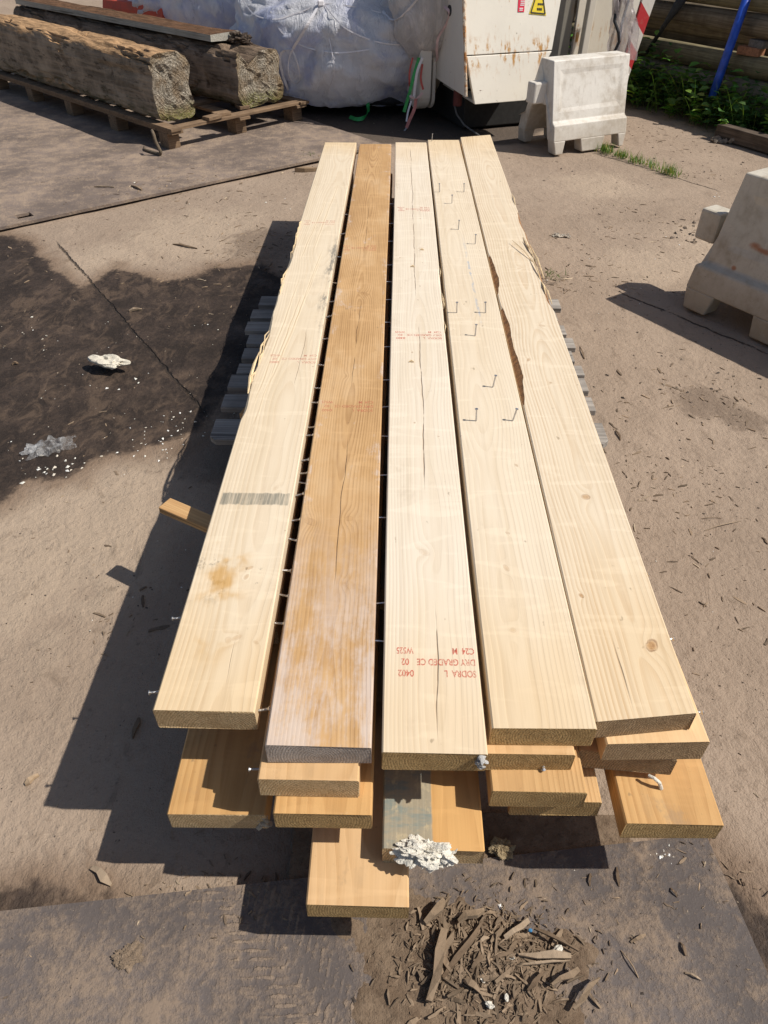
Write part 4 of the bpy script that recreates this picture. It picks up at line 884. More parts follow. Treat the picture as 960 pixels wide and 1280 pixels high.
# recess wall, ceiling, back
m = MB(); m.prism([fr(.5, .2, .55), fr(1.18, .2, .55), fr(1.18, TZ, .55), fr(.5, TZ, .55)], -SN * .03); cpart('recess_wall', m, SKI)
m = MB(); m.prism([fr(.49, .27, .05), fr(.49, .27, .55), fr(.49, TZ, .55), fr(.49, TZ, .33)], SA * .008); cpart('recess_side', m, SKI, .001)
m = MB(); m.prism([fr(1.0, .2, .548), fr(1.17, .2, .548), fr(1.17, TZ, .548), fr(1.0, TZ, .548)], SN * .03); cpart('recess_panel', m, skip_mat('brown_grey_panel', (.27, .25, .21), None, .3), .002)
m = MB(); m.prism([fr(-.02, TZ, .30), fr(1.5, TZ, .30), fr(1.5, TZ, 1.6), fr(-.02, TZ, 1.6)], (0, 0, .03)); cpart('roof_panel', m, SKW)
m = MB(); m.prism([fr(-.02, .3, 1.58), fr(1.6, .3, 1.58), fr(1.6, TZ, 1.58), fr(-.02, TZ, 1.58)], -SN * .03); cpart('rear_panel', m, SKG)
m = MB(); m.prism([fr(.12, .004, .24), fr(1.2, .004, .24), fr(1.2, .004, 1.5), fr(.12, .004, 1.5)], (0, 0, .27)); cpart('shade_box', m, plain('black_shade_fill', (.02, .019, .018), .8), .01)  # black box added so the space below the container looks unlit
for t in ():
    m = MB(); m.box(fr(t, .11, 1.25), (.12, .6, .22), math.atan2(SA.y, SA.x)); cpart('skid', m, SKI)
# right-hand post, pipes, film and striped board
m = MB(); m.prism([fr(1.195, .15, .36), fr(1.255, .15, .36), fr(1.285, TZ, .36), fr(1.225, TZ, .36)], -SN * .06); cpart('corner_post', m, skip_mat('rusty_post_paint', (.70, .64, .54), None, 1.), .006)
m = MB(); m.prism([fr(1.27, .2, .62), fr(1.6, .2, .62), fr(1.75, TZ, .62), fr(1.27, TZ, .62)], -SN * .03); cpart('side_wall', m, SKW)
def stripes():
    b = B('red_white_stripes'); p = b.obj(); x, y, z = b.sep(p); n = b.noise(p, 30, 4, .6)
    g = b.m('FRACT', (z * 1.0 + x * 1.05) * 3.4 + .12); k = b.sm(g, .5, .515); c = b.mix(k, (.72, .67, .6), (.52, .035, .04)); c = b.mix(b.sm(n, .5, .75) * .35, c, (.4, .3, .22)); b.pbr(c, .5); return b.mat
m = MB(); m.prism([fr(1.545, .15, .30), fr(1.64, .15, .30), fr(1.90, TZ, .30), fr(1.75, TZ, .30)], -SN * .02); cpart('striped_board', m, stripes(), .002)
m = MB(); m.prism([fr(1.41, .15, .31), fr(1.535, .15, .31), fr(1.74, TZ, .31), fr(1.53, TZ, .31)], -SN * .02); cpart('white_board', m, SKW, .002)
hs = [aty(778, -60, 6.9), aty(775, -10, 6.9), aty(771, 14, 6.88), aty(768, 26, 6.86), aty(773, 40, 6.84), aty(774, 52, 6.84), aty(768, 65, 6.84), aty(757, 71, 6.86), aty(750, 74, 6.95)]
m = MB(); m.tube(hs, [.02, .02, .018, .012, .012, .012, .012, .012, .012], 10); cpart('hose', m, BLACKRUB, 0)
m = MB(); m.tube([aty(768, -30, 6.9), aty(767, 18, 6.9)], .014, 10); cpart('hydraulic_fitting', m, STEEL, 0)
m = MB(); m.tube([aty(789, -10, 6.88), aty(777, 30, 6.88), aty(770, 78, 6.88)], .012, 8); cpart('white_pipe', m, plain('white_pipe_plastic', (.7, .68, .66), .4), 0)
# crinkled clear film hanging on the pipes
xs = np.linspace(0, 1, 34); V = []; F = []
for i in range(34):
    for j in range(34):
        p = aty(763 + 30 * xs[i] + 8 * (1 - xs[j]) * 0, -25 + 100 * xs[j], 6.88); k = (fbm(np.array([[xs[i] * 6, xs[j] * 3.5, 1.]]), 4, 6)[0] - .5); V.append(p + SN * k * .16 + SA * k * .02)
for i in range(33):
    for j in range(33): F.append((i * 34 + j, i * 34 + j + 1, (i + 1) * 34 + j + 1, (i + 1) * 34 + j))
FILM2 = film_mat('clear_crinkled_film', (.66, .60, .60), (.40, .36, .38), .45)
o = link('film_wrap', mesh('film_wrap', [v - SO for v in V], F, None, False), ct, [FILM2])
# stickers (writing too small to read in the photo: rows of short strokes)
def panel_pt(px, py):
    """point on the leaning front panel under a photo pixel"""
    q = Vector(ray(px, py)); n_ = (fz_(1, .6) - fz_(0, .6)).cross(fz_(0, 1.) - fz_(0, .6)).normalized(); o_ = Vector((0, 0, CAMH))
    return o_ + q * ((fz_(0, .6) - o_).dot(n_) / q.dot(n_))
PN = (fz_(1, .6) - fz_(0, .6)).cross(fz_(0, 1.) - fz_(0, .6)).normalized()
if PN.dot(SN) < 0: PN = -PN
def sticker(name, pxs, mat, off):
    m = MB(); m.prism([panel_pt(*q) + PN * off for q in pxs], PN * .0012); return cpart(name, m, mat, 0)
sticker('red_sticker', [(649, -22), (657, -22), (655, 15), (647, 15)], plain('red_sticker_vinyl', (.72, .03, .07), .4, .1), .002)
WHT = plain('white_print', (.85, .78, .78), .5, .05); BLKP = plain('black_print', (.03, .028, .02), .5, .1)
for (x0, x1, y) in ((651, 656, -14), (651, 656, -9), (650.5, 655.5, 1), (650.5, 655.3, 3.6), (650, 655, 6), (649, 653.5, 10), (649, 653, 12.2)):
    sticker('red_sticker_print', [(x0, y), (x1, y), (x1 - .2, y + 1.2), (x0 - .2, y + 1.2)], WHT, .0042)
sticker('warning_triangle', [(676, -28), (682.5, 19.5), (661, 17.5)], plain('yellow_sticker_vinyl', (.82, .62, .03), .4, .08), .002)
for a_, b_ in (((676, -24), (681, 17.5)), ((681, 17.5), (663.3, 15.8)), ((663.3, 15.8), (676, -24))):
    A_ = panel_pt(*a_) + PN * .005; B_ = panel_pt(*b_) + PN * .005; m = MB(); e = (B_ - A_).normalized(); s_ = e.cross(PN) * .0042
    m.prism([A_ - s_, B_ - s_, B_ + s_, A_ + s_], PN * .0008); cpart('triangle_border', m, BLKP, 0)
for (x0, x1, y, h) in ((672, 674.2, 4, 2.4), (674.7, 676.3, 4.1, 2.4), (676.8, 678.6, 4.2, 2.4), (671, 672.6, 10, 3), (673.2, 674.6, 10.1, 3), (675.2, 677, 10.2, 3)):
    sticker('triangle_print', [(x0, y), (x1, y), (x1, y + h), (x0, y + h)], BLKP, .0042)

# ================================================================ WRAPPED BUNDLE
FILMW = film_mat('white_wrap_film', (.80, .80, .83), (.50, .54, .73)); FILMG = film_mat('loose_wrap_film', (.78, .75, .73), (.62, .60, .62), .35)
def blob(name, parent, c, rad, seed, flat=.0, amp=.22, mat=FILMW, sub=6, knot=(.0, .75)):
    bm = bmesh.new(); bmesh.ops.create_icosphere(bm, subdivisions=sub, radius=1.); P = np.array([v.co[:] for v in bm.verts])
    n = fbm(P * 1.7 + seed, 4, seed) - .5; r1 = np.abs(fbm(P * np.array([2.6, 2.6, 1.1]) + seed * 2 + n[:, None] * .8, 4, seed + 3) - .5) * 2; r2 = np.abs(fbm(P * np.array([8, 8, 2.6]) + seed + n[:, None] * 2.2, 4, seed + 7) - .5) * 2; r3 = np.abs(fbm(P * np.array([5, 5, 16]) + seed + n[:, None] * 3, 3, seed + 17) - .5) * 2
    kx_, kz_ = knot; aa = np.arctan2(P[:, 2] - kz_, P[:, 0] - kx_); rr_ = np.hypot(P[:, 2] - kz_, P[:, 0] - kx_)      # folds run out from where the film is tied
    f1 = np.abs(fbm(np.column_stack([aa * 3.2 + n * 2.5, rr_ * .9, P[:, 1] * .7 + seed]), 3, seed + 31) - .5) * 2; f2 = np.abs(fbm(np.column_stack([aa * 9 + n * 5, rr_ * 1.4, P[:, 1] + seed]), 3, seed + 37) - .5) * 2
    fade = sstep(rr_, .05, .5)
    Q = P * (1 + n * amp * 1.7 + (1 - r1) ** 2 * amp * .3 + ((1 - f1) ** 3 * .42 + (1 - f2) ** 3 * .16) * amp * fade)[:, None] * np.array(rad) + np.array(c); Q[:, 2] = np.maximum(Q[:, 2], flat + (r2 * .03))
    for v, q in zip(bm.verts, Q): v.co = q
    me = bpy.data.meshes.new(name); bm.to_mesh(me); bm.free(); me.polygons.foreach_set('use_smooth', np.ones(len(me.polygons), bool))
    return link(name, me, parent, [mat])
wb = tag(empty('wrapped_bundle', (0, 0, 0)), 'large bulging bundle wrapped in bluish white plastic film with loose coloured straps', 'wrapped bundle')
blob('film_wrap', wb, (-.42, 7.55, .50), (.98, .85, .56), 3, .06, .2, FILMW, 6, (-.05, .62))
blob('film_wrap', wb, (-.55, 8.9, .9), (1.0, .7, .85), 41, 0., .2)
blob('film_wrap', wb, (.08, 7.2, .66), (.42, .38, .38), 9, .1, .2, FILMW)
blob('film_wrap', wb, (.24, 6.72, .92), (.30, .22, .42), 21, .1, .22, FILMG, 5)
blob('net_bag', wb, (.17, 7.2, .38), (.36, .30, .27), 23, .03, .16, film_mat('beige_bag_cloth', (.72, .64, .54), (.55, .48, .41)), 5)
base = blob('dark_shade_blob', wb, (-.3, 7.7, .12), (.9, .75, .14), 31, .0, .1, plain('dark_shade_fill', (.035, .035, .04), .9, .4, 60, .01), 5)  # dark blob added to stand for the shade below the bundle
w2_ = tag(empty('wrapped_bundle', (0, 0, 0)), 'smaller crumpled white film bundle behind the notched old timber', 'wrapped bundle')
blob('film_wrap', w2_, (-1.75, 9.4, .62), (1.05, .7, .62), 13, .02, .22)
m = MB(); m.box((-1.2, 8.5, .25), (.5, .12, .4), .3); tag(m.build('beige_board', plain('beige_board', (.42, .33, .25), .8), None, None, None, False, .01), 'pinkish beige board standing between the two wrapped bundles', 'board')
bpy.context.view_layer.update()
allv = []; allf = []
for ch in wb.children:
    if ch.name.startswith('dark'): continue
    k = len(allv); allv += [ch.matrix_world @ v.co for v in ch.data.vertices]; allf += [tuple(i + k for i in p.vertices) for p in ch.data.polygons]
allv += [fr(-.024, .3, .0), fr(-.024, .3, .62), fr(-.024, 1.7, .62), fr(-.024, 1.7, .2)]; allf += [(len(allv) - 4, len(allv) - 3, len(allv) - 2, len(allv) - 1)]
TREE = BVHTree.FromPolygons(allv, allf)
def on(px, py, off=.012, dflt=7.3):
    q = Vector(ray(px, py)).normalized(); h = TREE.ray_cast(Vector((0, 0, CAMH)), q)
    return h[0] - q * off if h[0] else aty(px, py, dflt)
def strap(pxs, w, mat, label=None, off=.012, wd=(.8, .1, .2), tw=.2):
    return ribbon([on(*q, off) if len(q) == 2 else aty(*q) for q in pxs], w, wd, 'strap', mat, wb, tw)
RW = plain('white_strap', (.74, .72, .74), .5, .1); RG = plain('green_strap', (.03, .36, .09), .5, .2); RR = plain('red_strap', (.50, .08, .07), .5, .2); RP = plain('pink_white_strap', (.68, .50, .50), .5, .15)
strap([(402, -6), (395, 12), (385, 30), (374, 48), (366, 61)], .022, RW)
strap([(366, 61), (354, 64), (350, 75), (354, 95), (360, 112), (364, 126)], .020, RW)
strap([(366, 61), (361, 75), (361, 92), (368, 104), (375, 98), (372, 80), (366, 63)], .010, RW)
m = MB(); kk = on(401, 4, .02); m.box(kk, (.05, .02, .04), .3); m.build('strap_knot', RW, wb, None, None, False, .008)
strap([(478, 14), (488, 24), (500, 22), (514, 8), (524, -4)], .018, RW)
strap([(555, 8), (562, 16), (558, 30), (548, 47), (546, 62), (545, 77), (527, 83), (516, 91), (511, 104), (512, 118, 6.55), (520, 124, 6.55), (528, 116, 6.55)], .020, RP)
for pxs, w, mt in (([(524, 72, 6.56), (518, 92, 6.55), (513, 112, 6.54), (505, 140, 6.53)], .026, RG), ([(528, 72, 6.55), (521, 92, 6.54), (517, 124, 6.54)], .02, RW), ([(516, 72, 6.57), (512, 90, 6.56), (512, 108, 6.56)], .014, RR), ([(528, 80, 6.56), (526, 98, 6.55), (529, 112, 6.55)], .016, RR),
                   ([(520, 124, 6.54), (518, 136, 6.53), (512, 150, 6.51), (508, 160, 6.49)], .026, plain('faded_red_strap', (.55, .20, .17), .6)), ([(514, 126, 6.55), (510, 140, 6.53), (508, 152, 6.51)], .014, RW), ([(508, 160, 6.49), (502, 168, 6.47), (497, 174, 6.45)], .012, plain('grey_strap', (.3, .29, .3), .6))):
    strap(pxs, w, mt)
for pxs in ([(338, 14), (352, 40), (380, 58), (420, 66), (462, 62)], [(404, 4), (430, 34), (470, 52), (500, 56)], [(404, 6), (412, 50), (418, 88), (410, 112)], [(300, -4), (318, 18), (344, 24), (372, 16), (402, 4)], [(404, 4), (440, 8), (476, 16)]):
    strap(pxs, .009, RW, None, .006, (.6, .1, .6), .1)
g1 = at(458, 125, .13); g1b = at(460, 132, .1); g2 = at(460, 140, .05); g3 = at(455, 147, .02); g4 = at(446, 149, .01); g5 = at(437, 146, .012)
o = ribbon([g1, g1b, g2, g3, g4, g5], .03, (.5, .3, .8), 'strap', RG, wb)

# ================================================================ STACKED POLES (wall on the right) AND WEEDS
WD = Vector((.506, -.862, 0)).normalized(); WN = Vector((WD.y, -WD.x, 0))       # WN points to the yard
if WN.x > 0: WN = -WN
wbase = Vector((2.56, 7.48, 0))
POLE = [old_plank('stacked_pole_wood_%s' % s, a, d, q, .6) for s, a, d, q in (('olive', (.28, .24, .14), (.15, .125, .075), 1.), ('brown', (.27, .215, .145), (.14, .11, .075), 5.), ('grey', (.34, .30, .24), (.18, .155, .12), 9.))]
def pole(z, r, off, mat, label, L=8.5, s0=-2.4, sag=0.):
    n = 60; pts = []; rr = []
    for i in range(n):
        s = i / (n - 1) * L; pts.append((s, (vnoise(np.array([[s * .6, z * 7, off]]))[0] - .5) * .03, (vnoise(np.array([[s * .5, z * 9, 3 + off]]))[0] - .5) * .02)); rr.append(r * (.94 + .1 * vnoise(np.array([[s * 1.3, z * 5, off * 3]]))[0]))
    m = MB(); m.tube(pts, rr, 18); p = wbase + WD * s0 - WN * off; o = m.build('pole', mat, None, (p.x, p.y, z), (0, 0, math.atan2(WD.y, WD.x)), True); return tag(o, label, 'pole', 'poles of the stacked wall')
zs = [(.075, .078, .0, 0), (.228, .080, .0, 2), (.385, .082, .0, 0), (.545, .045, .16, 1), (.665, .078, .0, 1), (.815, .078, .015, 0), (.958, .072, .03, 2)]
labs = ['lowest dark pole of the stacked wall, behind the weeds', 'second dark pole from the ground in the stacked wall', 'olive-brown pole under the black gap in the stacked wall', 'thin recessed pole deep inside the black gap of the stacked wall', 'brown pole directly above the black gap in the stacked wall', 'olive pole second from the top of the stacked wall', 'top pole of the stacked wall, pale where the sun hits it']
for (z, r, off, mi), lb in zip(zs, labs): pole(z, r, off, POLE[mi], lb)
for z, lb in ((.09, 'lower added pole of the unseen rear row of the stacked wall'), (.28, 'middle added pole of the unseen rear row of the stacked wall'), (.47, 'rear pole behind the black gap of the stacked wall'), (.64, 'upper added pole of the unseen rear row of the stacked wall')): pole(z, .095, .28, POLE[1], lb)  # rear poles added to keep the wall gap dark
for s in (-1.6, 1.95, 3.2):
    p = wbase + WD * s - WN * .05; m = MB(); m.box((p.x, p.y, .527), (.14, .12, .115), math.atan2(WD.y, WD.x)); tag(m.build('spacer_block', POLE[1], None, None, None, False, .006), {-1.6: 'wooden spacer block in the wall gap behind the white container', 1.95: 'wooden spacer block in the wall gap right of the brick', 3.2: 'wooden spacer block in the wall gap at the near end'}[s], 'spacer block')
def wallpt(px, py, off=0.):
    q = Vector(ray(px, py)); o_ = Vector((0, 0, CAMH)); b0 = wbase + WN * off; return o_ + q * ((b0 - o_).dot(WN) / q.dot(WN))
# blue pole leaning on the wall
p_top = wallpt(937, -12, .11); p_bot = wallpt(890, 122, .32); p_bot.z = max(.0, p_bot.z)
bl_ = plain('blue_painted_steel', (.02, .085, .50), .4, .25, 14, .001)
m = MB(); d_ = (p_top - p_bot).normalized(); m.tube([p_bot, p_bot + d_ * .4, p_top + d_ * .25], .034, 14); tag(m.build('blue_tube', bl_, smooth=True), 'bright blue steel tube leaning against the stacked poles', 'steel tube')
p_top = wallpt(858, -10, .10); p_bot = wallpt(808, 66, .14); m = MB(); m.tube([p_bot, (p_bot + p_top) / 2, p_top], [.016, .022, .05], 8); tag(m.build('dark_strut', plain('dark_wet_wood', (.035, .035, .035), .6, .4, 30), smooth=True), 'dark strut slanting across the poles beside the striped board', 'strut')
# broken brick in the gap
bk = wallpt(935, 76, .03); m = MB(); m.box((0, 0, .03), (.20, .09, .06), .1); m.box((.05, .01, .085), (.15, .08, .055), -.12, 1)
o = m.build('broken_brick', [plain('brick_orange', (.42, .19, .10), .9, .3, 50, .004), plain('brick_grey', (.19, .17, .155), .9, .3, 40, .004)], None, (bk.x, bk.y, .46), (0, 0, math.atan2(WD.y, WD.x)), False, .007); tag(o, 'broken orange and grey brick lying in the gap between the poles', 'brick')
# kerb timber in front of the weeds at the right edge
k0 = at(900, 162, .05); k1_ = at(985, 186, .05); kd = (k1_ - k0); m = MB(); m.box((0, 0, 0), (kd.length * 1.6, .10, .10)); mid = k0 + kd * .8; tag(m.build('kerb_timber', old_plank('dark_kerb_wood', (.16, .12, .09), (.08, .06, .045), 4.), None, (mid.x, mid.y, .045), (0, 0, math.atan2(kd.y, kd.x)), False, .006), 'dark low timber lying in front of the weeds at the right edge', 'kerb timber')

def tinted(name, V, F, T, mat, smooth=False):
    me = mesh(name, V, F, None, smooth); a = me.color_attributes.new('tint', 'FLOAT_COLOR', 'POINT'); arr = np.ones((len(V), 4), np.float32); arr[:, :3] = np.asarray(T, np.float32); a.data.foreach_set('color', arr.ravel()); return link(name, me, None, [mat])
class LF:
    def __init__(s): s.V = []; s.F = []; s.T = []
    def leaf(s, p, d, n, L, w, c):
        d = d.normalized(); sd = d.cross(n).normalized(); n = sd.cross(d); k = len(s.V)
        s.V += [p, p + d * L * .35 + sd * w + n * .12 * L, p + d * L * .35 - sd * w + n * .12 * L, p + d * L * .75 + sd * w * .7 + n * .06 * L, p + d * L * .75 - sd * w * .7 + n * .06 * L, p + d * L - n * .08 * L, p + d * L * .5 + n * .03 * L]
        s.F += [(k, k + 1, k + 6), (k, k + 6, k + 2), (k + 1, k + 3, k + 6), (k + 2, k + 6, k + 4), (k + 3, k + 5, k + 6), (k + 4, k + 6, k + 5)]; s.T += [c] * 7
    def blade(s, p, d, L, w, c, droop=.5):
        k = len(s.V); sd = d.cross(Vector((0, 0, 1)));  sd = sd.normalized() if sd.length > 1e-4 else Vector((1, 0, 0)); q = Vector(p); dd = d.normalized()
        for i in range(5):
            ww = w * (1 - i / 4.2); s.V += [q - sd * ww, q + sd * ww]; s.T += [c, c]; q = q + dd * L / 4; dd = (dd + Vector((0, 0, -droop * .25))).normalized()
        for i in range(4): s.F.append((k + i * 2, k + i * 2 + 1, k + i * 2 + 3, k + i * 2 + 2))
g = LF()
def green(): k = rnd.random(); v = rnd.uniform(.6, 1.25); return tuple(x * v for x in ((.08, .175, .04) if k < .5 else (.13, .25, .04) if k < .82 else (.22, .32, .06)))
for i in range(420):
    s = rnd.uniform(-1.2, 2.6); dep = .12 + abs(rnd.gauss(.16, .13)); hh = rnd.uniform(.1, .42) * (1.2 if s < .2 else .9) * max(.35, 1.2 - dep * 1.1); b0 = wbase + WD * s + WN * dep
    if dep > .62: continue
    lean_ = Vector((rnd.uniform(-.3, .3), rnd.uniform(-.3, .3), 0)) + WN * rnd.uniform(0, .5); c = green(); nl = rnd.randint(5, 10)
    g.blade(b0, Vector((lean_.x * .5, lean_.y * .5, 1)), hh, .004, (.06, .1, .03), .1)
    for k in range(nl):
        f = (k + 1) / nl; p = b0 + Vector((lean_.x * .5 * hh * f, lean_.y * .5 * hh * f, hh * f)); a = rnd.uniform(0, 6.28)
        d = Vector((math.cos(a), math.sin(a), rnd.uniform(-.1, .5))); g.leaf(p, d, Vector((rnd.uniform(-.3, .3), rnd.uniform(-.3, .3), 1)), rnd.uniform(.05, .105), rnd.uniform(.018, .038), tuple(x * rnd.uniform(.8, 1.2) for x in c))
for i in range(260):
    s = rnd.uniform(-1.2, 1.3); b0 = wbase + WD * s + WN * rnd.uniform(.15, .5); a = rnd.uniform(0, 6.28); g.blade(b0, Vector((math.cos(a) * .5, math.sin(a) * .5, 1)), rnd.uniform(.15, .5), .004, tuple(x * rnd.uniform(.8, 1.3) for x in (.10, .17, .04)), rnd.uniform(.4, 1.1))
o = tinted('weeds', g.V, g.F, g.T, LEAF); tag(o, 'band of dark green leafy weeds along the foot of the stacked poles', 'weeds', None, 'stuff')
g = LF()
ga, gb = at(742, 183), at(872, 228)
for i in range(1900):
    t = rnd.random(); cl = vnoise(np.array([[t * 16, 2., 1.]]))[0]
    if rnd.random() > sstep(np.array([cl]), .3, .7)[0] * (1.25 - t * .6): continue
    p = ga + (gb - ga) * t + Vector((rnd.gauss(0, .022), rnd.gauss(0, .03), -.004)); a = rnd.uniform(0, 6.28); v = rnd.uniform(.7, 1.3)
    c = (.10 * v, .19 * v, .035 * v) if rnd.random() < .75 else (.34 * v, .28 * v, .12 * v)
    g.blade(p, Vector((math.cos(a) * .5, math.sin(a) * .5, 1)), rnd.uniform(.02, .085), .0028, c, rnd.uniform(.2, 1.))
for (px, py, n_) in ((388, 196, 40), (762, 192, 50), (655, 325, 45), (690, 345, 30), (860, 500, 0), (590, 160, 0)):
    for i in range(n_):
        p = at(px, py) + Vector((rnd.gauss(0, .03), rnd.gauss(0, .03), 0)); a = rnd.uniform(0, 6.28); v = rnd.uniform(.7, 1.2); g.blade(p, Vector((math.cos(a), math.sin(a), .8)), rnd.uniform(.02, .06), .0025, (.11 * v, .14 * v, .04 * v), .8)
o = tinted('grass', g.V, g.F, g.T, LEAF); tag(o, 'thin line of short grass growing along the joint by the white barrier', 'grass', None, 'stuff')

# ================================================================ LITTER
class CH:
    def __init__(s): s.V = []; s.F = []; s.T = []
    def chip(s, p, a, L, w, h, c, tilt=0., bend=.0):
        k = len(s.V); M = Matrix.Rotation(a, 3, 'Z') @ Matrix.Rotation(tilt, 3, 'Y') @ Matrix.Rotation(rnd.uniform(-.2, .2), 3, 'X'); n = 4
        for i in range(n):
            f = i / (n - 1); ww = w * (.45 + rnd.random() * .6) * (1 if 0 < i < n - 1 else .55); off = rnd.uniform(-.25, .25) * w; zz = bend * math.sin(f * math.pi)
            for (yy, hz) in ((-ww / 2 + off, 0), (ww / 2 + off, 0), (ww / 2 + off * .8, h * rnd.uniform(.6, 1.1)), (-ww / 2 + off, h * rnd.uniform(.6, 1.1))): s.V.append(Vector(p) + M @ Vector(((f - .5) * L, yy, hz + zz))); kv = rnd.uniform(.85, 1.12); s.T.append(tuple(v * kv for v in c))
        for i in range(n - 1):
            for j in range(4): s.F.append((k + i * 4 + j, k + i * 4 + (j + 1) % 4, k + i * 4 + 4 + (j + 1) % 4, k + i * 4 + 4 + j))
        s.F += [(k + 3, k + 2, k + 1, k), tuple(k + (n - 1) * 4 + j for j in range(4))]
def wcol():
    k = rnd.random(); v = rnd.uniform(.7, 1.25); return tuple(x * v for x in ((.27, .195, .13) if k < .5 else (.165, .12, .082) if k < .9 else (.42, .33, .23)))
def gh(x, y): return float(gz(np.array([[x, y]]))[0])
PLATEF = [pb0[:2], pb1[:2]]
def inplate(x, y):
    q = Vector((x - pb1.x, y - pb1.y)); return q.dot(ub) < 0 and q.dot(vb) > 0
def in2(x, y):
    q = Vector((x - (pa.x - u.x * .5), y - (pa.y - u.y * .5))); a, c = q.dot(u), q.dot(v_); return 0 < a < 3.35 and 0 < c < 4.2
def hz(x, y): return PLZ if inplate(x, y) or in2(x, y) else gh(x, y) + .0005
def underpile(x, y): return -.45 < x < .58 and .75 < y < 4.2
ch = CH()
# clusters first (photo pixels, count, spread in metres)
CL = [((400, 300), 0, 0), ((340, 305), 120, .22), ((270, 240), 70, .25), ((300, 290), 60, .3), ((235, 330), 40, .3), ((870, 490), 70, .14), ((830, 555), 25, .2), ((790, 590), 40, .10), ((910, 500), 35, .13), ((690, 345), 70, .12), ((850, 290), 80, .25), ((900, 285), 60, .1), ((800, 275), 50, .2), ((710, 310), 40, .2), ((880, 625), 20, .2), ((820, 680), 30, .15), ((250, 1090), 60, .07), ((140, 770), 25, .06), ((330, 1110), 30, .06), ((770, 350), 50, .15), ((60, 330), 30, .3), ((380, 205), 60, .15), ((200, 235), 50, .2), ((740, 1180), 30, .06), ((900, 1090), 60, .06), ((930, 600), 30, .2), ((930, 760), 30, .12), ((860, 215), 50, .12), ((850, 175), 60, .25), ((800, 160), 40, .15)]
for (px, py), n_, sg in CL:
    c0 = at(px, py)
    for i in range(int(n_ * .75)):
        x, y = c0.x + rnd.gauss(0, sg), c0.y + rnd.gauss(0, sg)
        if underpile(x, y): continue
        z = hz(x, y); near = py > 1000
        L = rnd.lognormvariate(math.log(.009 if near else .017), .6); L = min(L, .022 if near else .055); ch.chip((x, y, z - .0005), rnd.uniform(0, 6.28), L, L * rnd.uniform(.1, .3), rnd.uniform(.001, .004), wcol(), rnd.uniform(-.08, .08), rnd.uniform(0, .0015))
for i in range(2300):
    x, y = rnd.uniform(-3.2, 3.3), rnd.uniform(.15, 7.6) if rnd.random() < .75 else rnd.uniform(.1, 2.)
    if underpile(x, y): continue
    if vnoise(np.array([[x * 2.2, y * 2.2, 7.]]))[0] < .42: continue
    L = min(rnd.lognormvariate(math.log(.0055), .6), .014) * (1. if y < 1.4 else 2.); ch.chip((x, y, hz(x, y) - .0005), rnd.uniform(0, 6.28), L, L * rnd.uniform(.12, .4), rnd.uniform(.001, .003), wcol(), rnd.uniform(-.06, .06), 0)
hp_ = CH()
for i in range(2200):
    x, y = .175 + rnd.gauss(0, .068), .44 + rnd.gauss(0, .05)
    z = float(heapz(np.array([[x, y]]))[0]); L = rnd.lognormvariate(math.log(.009), .65); L = min(L, .04); kf = rnd.uniform(.6, 1.4); c = tuple(kf * v for v in (.205, .148, .098))
    hp_.chip((x, y, max(z, PLZ) + rnd.uniform(-.003, .003)), rnd.gauss(.9, .9), L, L * rnd.uniform(.1, .28), L * rnd.uniform(.05, .16) + .0008, c, rnd.uniform(-.3, .3), rnd.uniform(0, .003))
o = tinted('splinter_heap', hp_.V, hp_.F, hp_.T, LITTER); tag(o, 'matted heap of small rotten wood splinters on the foreground plate', 'splinter heap', None, 'stuff')
o = tinted('wood_litter', ch.V, ch.F, ch.T, LITTER); tag(o, 'small wood slivers and bark crumbs strewn over the yard', 'wood litter', None, 'stuff')
# pale crumbs and pebbles
def crumbs(name, spec, cols, label):
    V = []; F = []; T = []
    for (px, py, n_, sg, s0) in spec:
        c0 = at(px, py)
        for i in range(n_):
            x, y = c0.x + rnd.gauss(0, sg), c0.y + rnd.gauss(0, sg * .7)
            if underpile(x, y): continue
            s = min(rnd.lognormvariate(math.log(s0), .5), s0 * 1.7, .010 if py > 380 else .02); k = len(V); z = hz(x, y); c = rnd.choice(cols); pts = [(1, rnd.uniform(-.5, .5), 0), (rnd.uniform(-.5, .5), 1, 0), (-1, rnd.uniform(-.6, .6), 0), (rnd.uniform(-.6, .6), -1, 0), (rnd.uniform(-.4, .4), rnd.uniform(-.4, .4), .9), (0, 0, -.3)]
            a = rnd.uniform(0, 3)
            for (qx, qy, qz) in pts: e = rnd.uniform(.6, 1.2); V.append((x + (qx * math.cos(a) - qy * math.sin(a) * .65) * s * e, y + (qx * math.sin(a) + qy * math.cos(a) * .65) * s * e, z + qz * s * .55 * e + s * .1)); T.append(c)
            for f in ((0, 1, 4), (1, 2, 4), (2, 3, 4), (3, 0, 4), (1, 0, 5), (2, 1, 5), (3, 2, 5), (0, 3, 5)): F.append(tuple(q + k for q in f))
    o = tinted(name, V, F, T, LITTER); tag(o, label, 'crumbs', None, 'stuff')
WH = [(.72, .70, .62), (.66, .60, .50), (.8, .79, .75)]
crumbs('white_crumbs', [(60, 585, 16, .08, .006), (80, 580, 10, .04, .010), (150, 555, 20, .15, .004), (220, 520, 26, .12, .0045), (200, 540, 20, .12, .004), (90, 405, 10, .2, .005), (145, 480, 4, .05, .008), (240, 420, 14, .3, .0035), (130, 470, 60, .5, .0025), (650, 1200, 9, .07, .0035), (600, 1180, 8, .06, .004), (830, 1070, 10, .015, .003), (900, 240, 3, .06, .007), (820, 800, 20, .3, .0025), (860, 330, 25, .5, .004), (300, 250, 16, .5, .005), (150, 700, 14, .2, .002)], WH, 'small white plaster crumbs scattered on the dark wet ground and dirt')
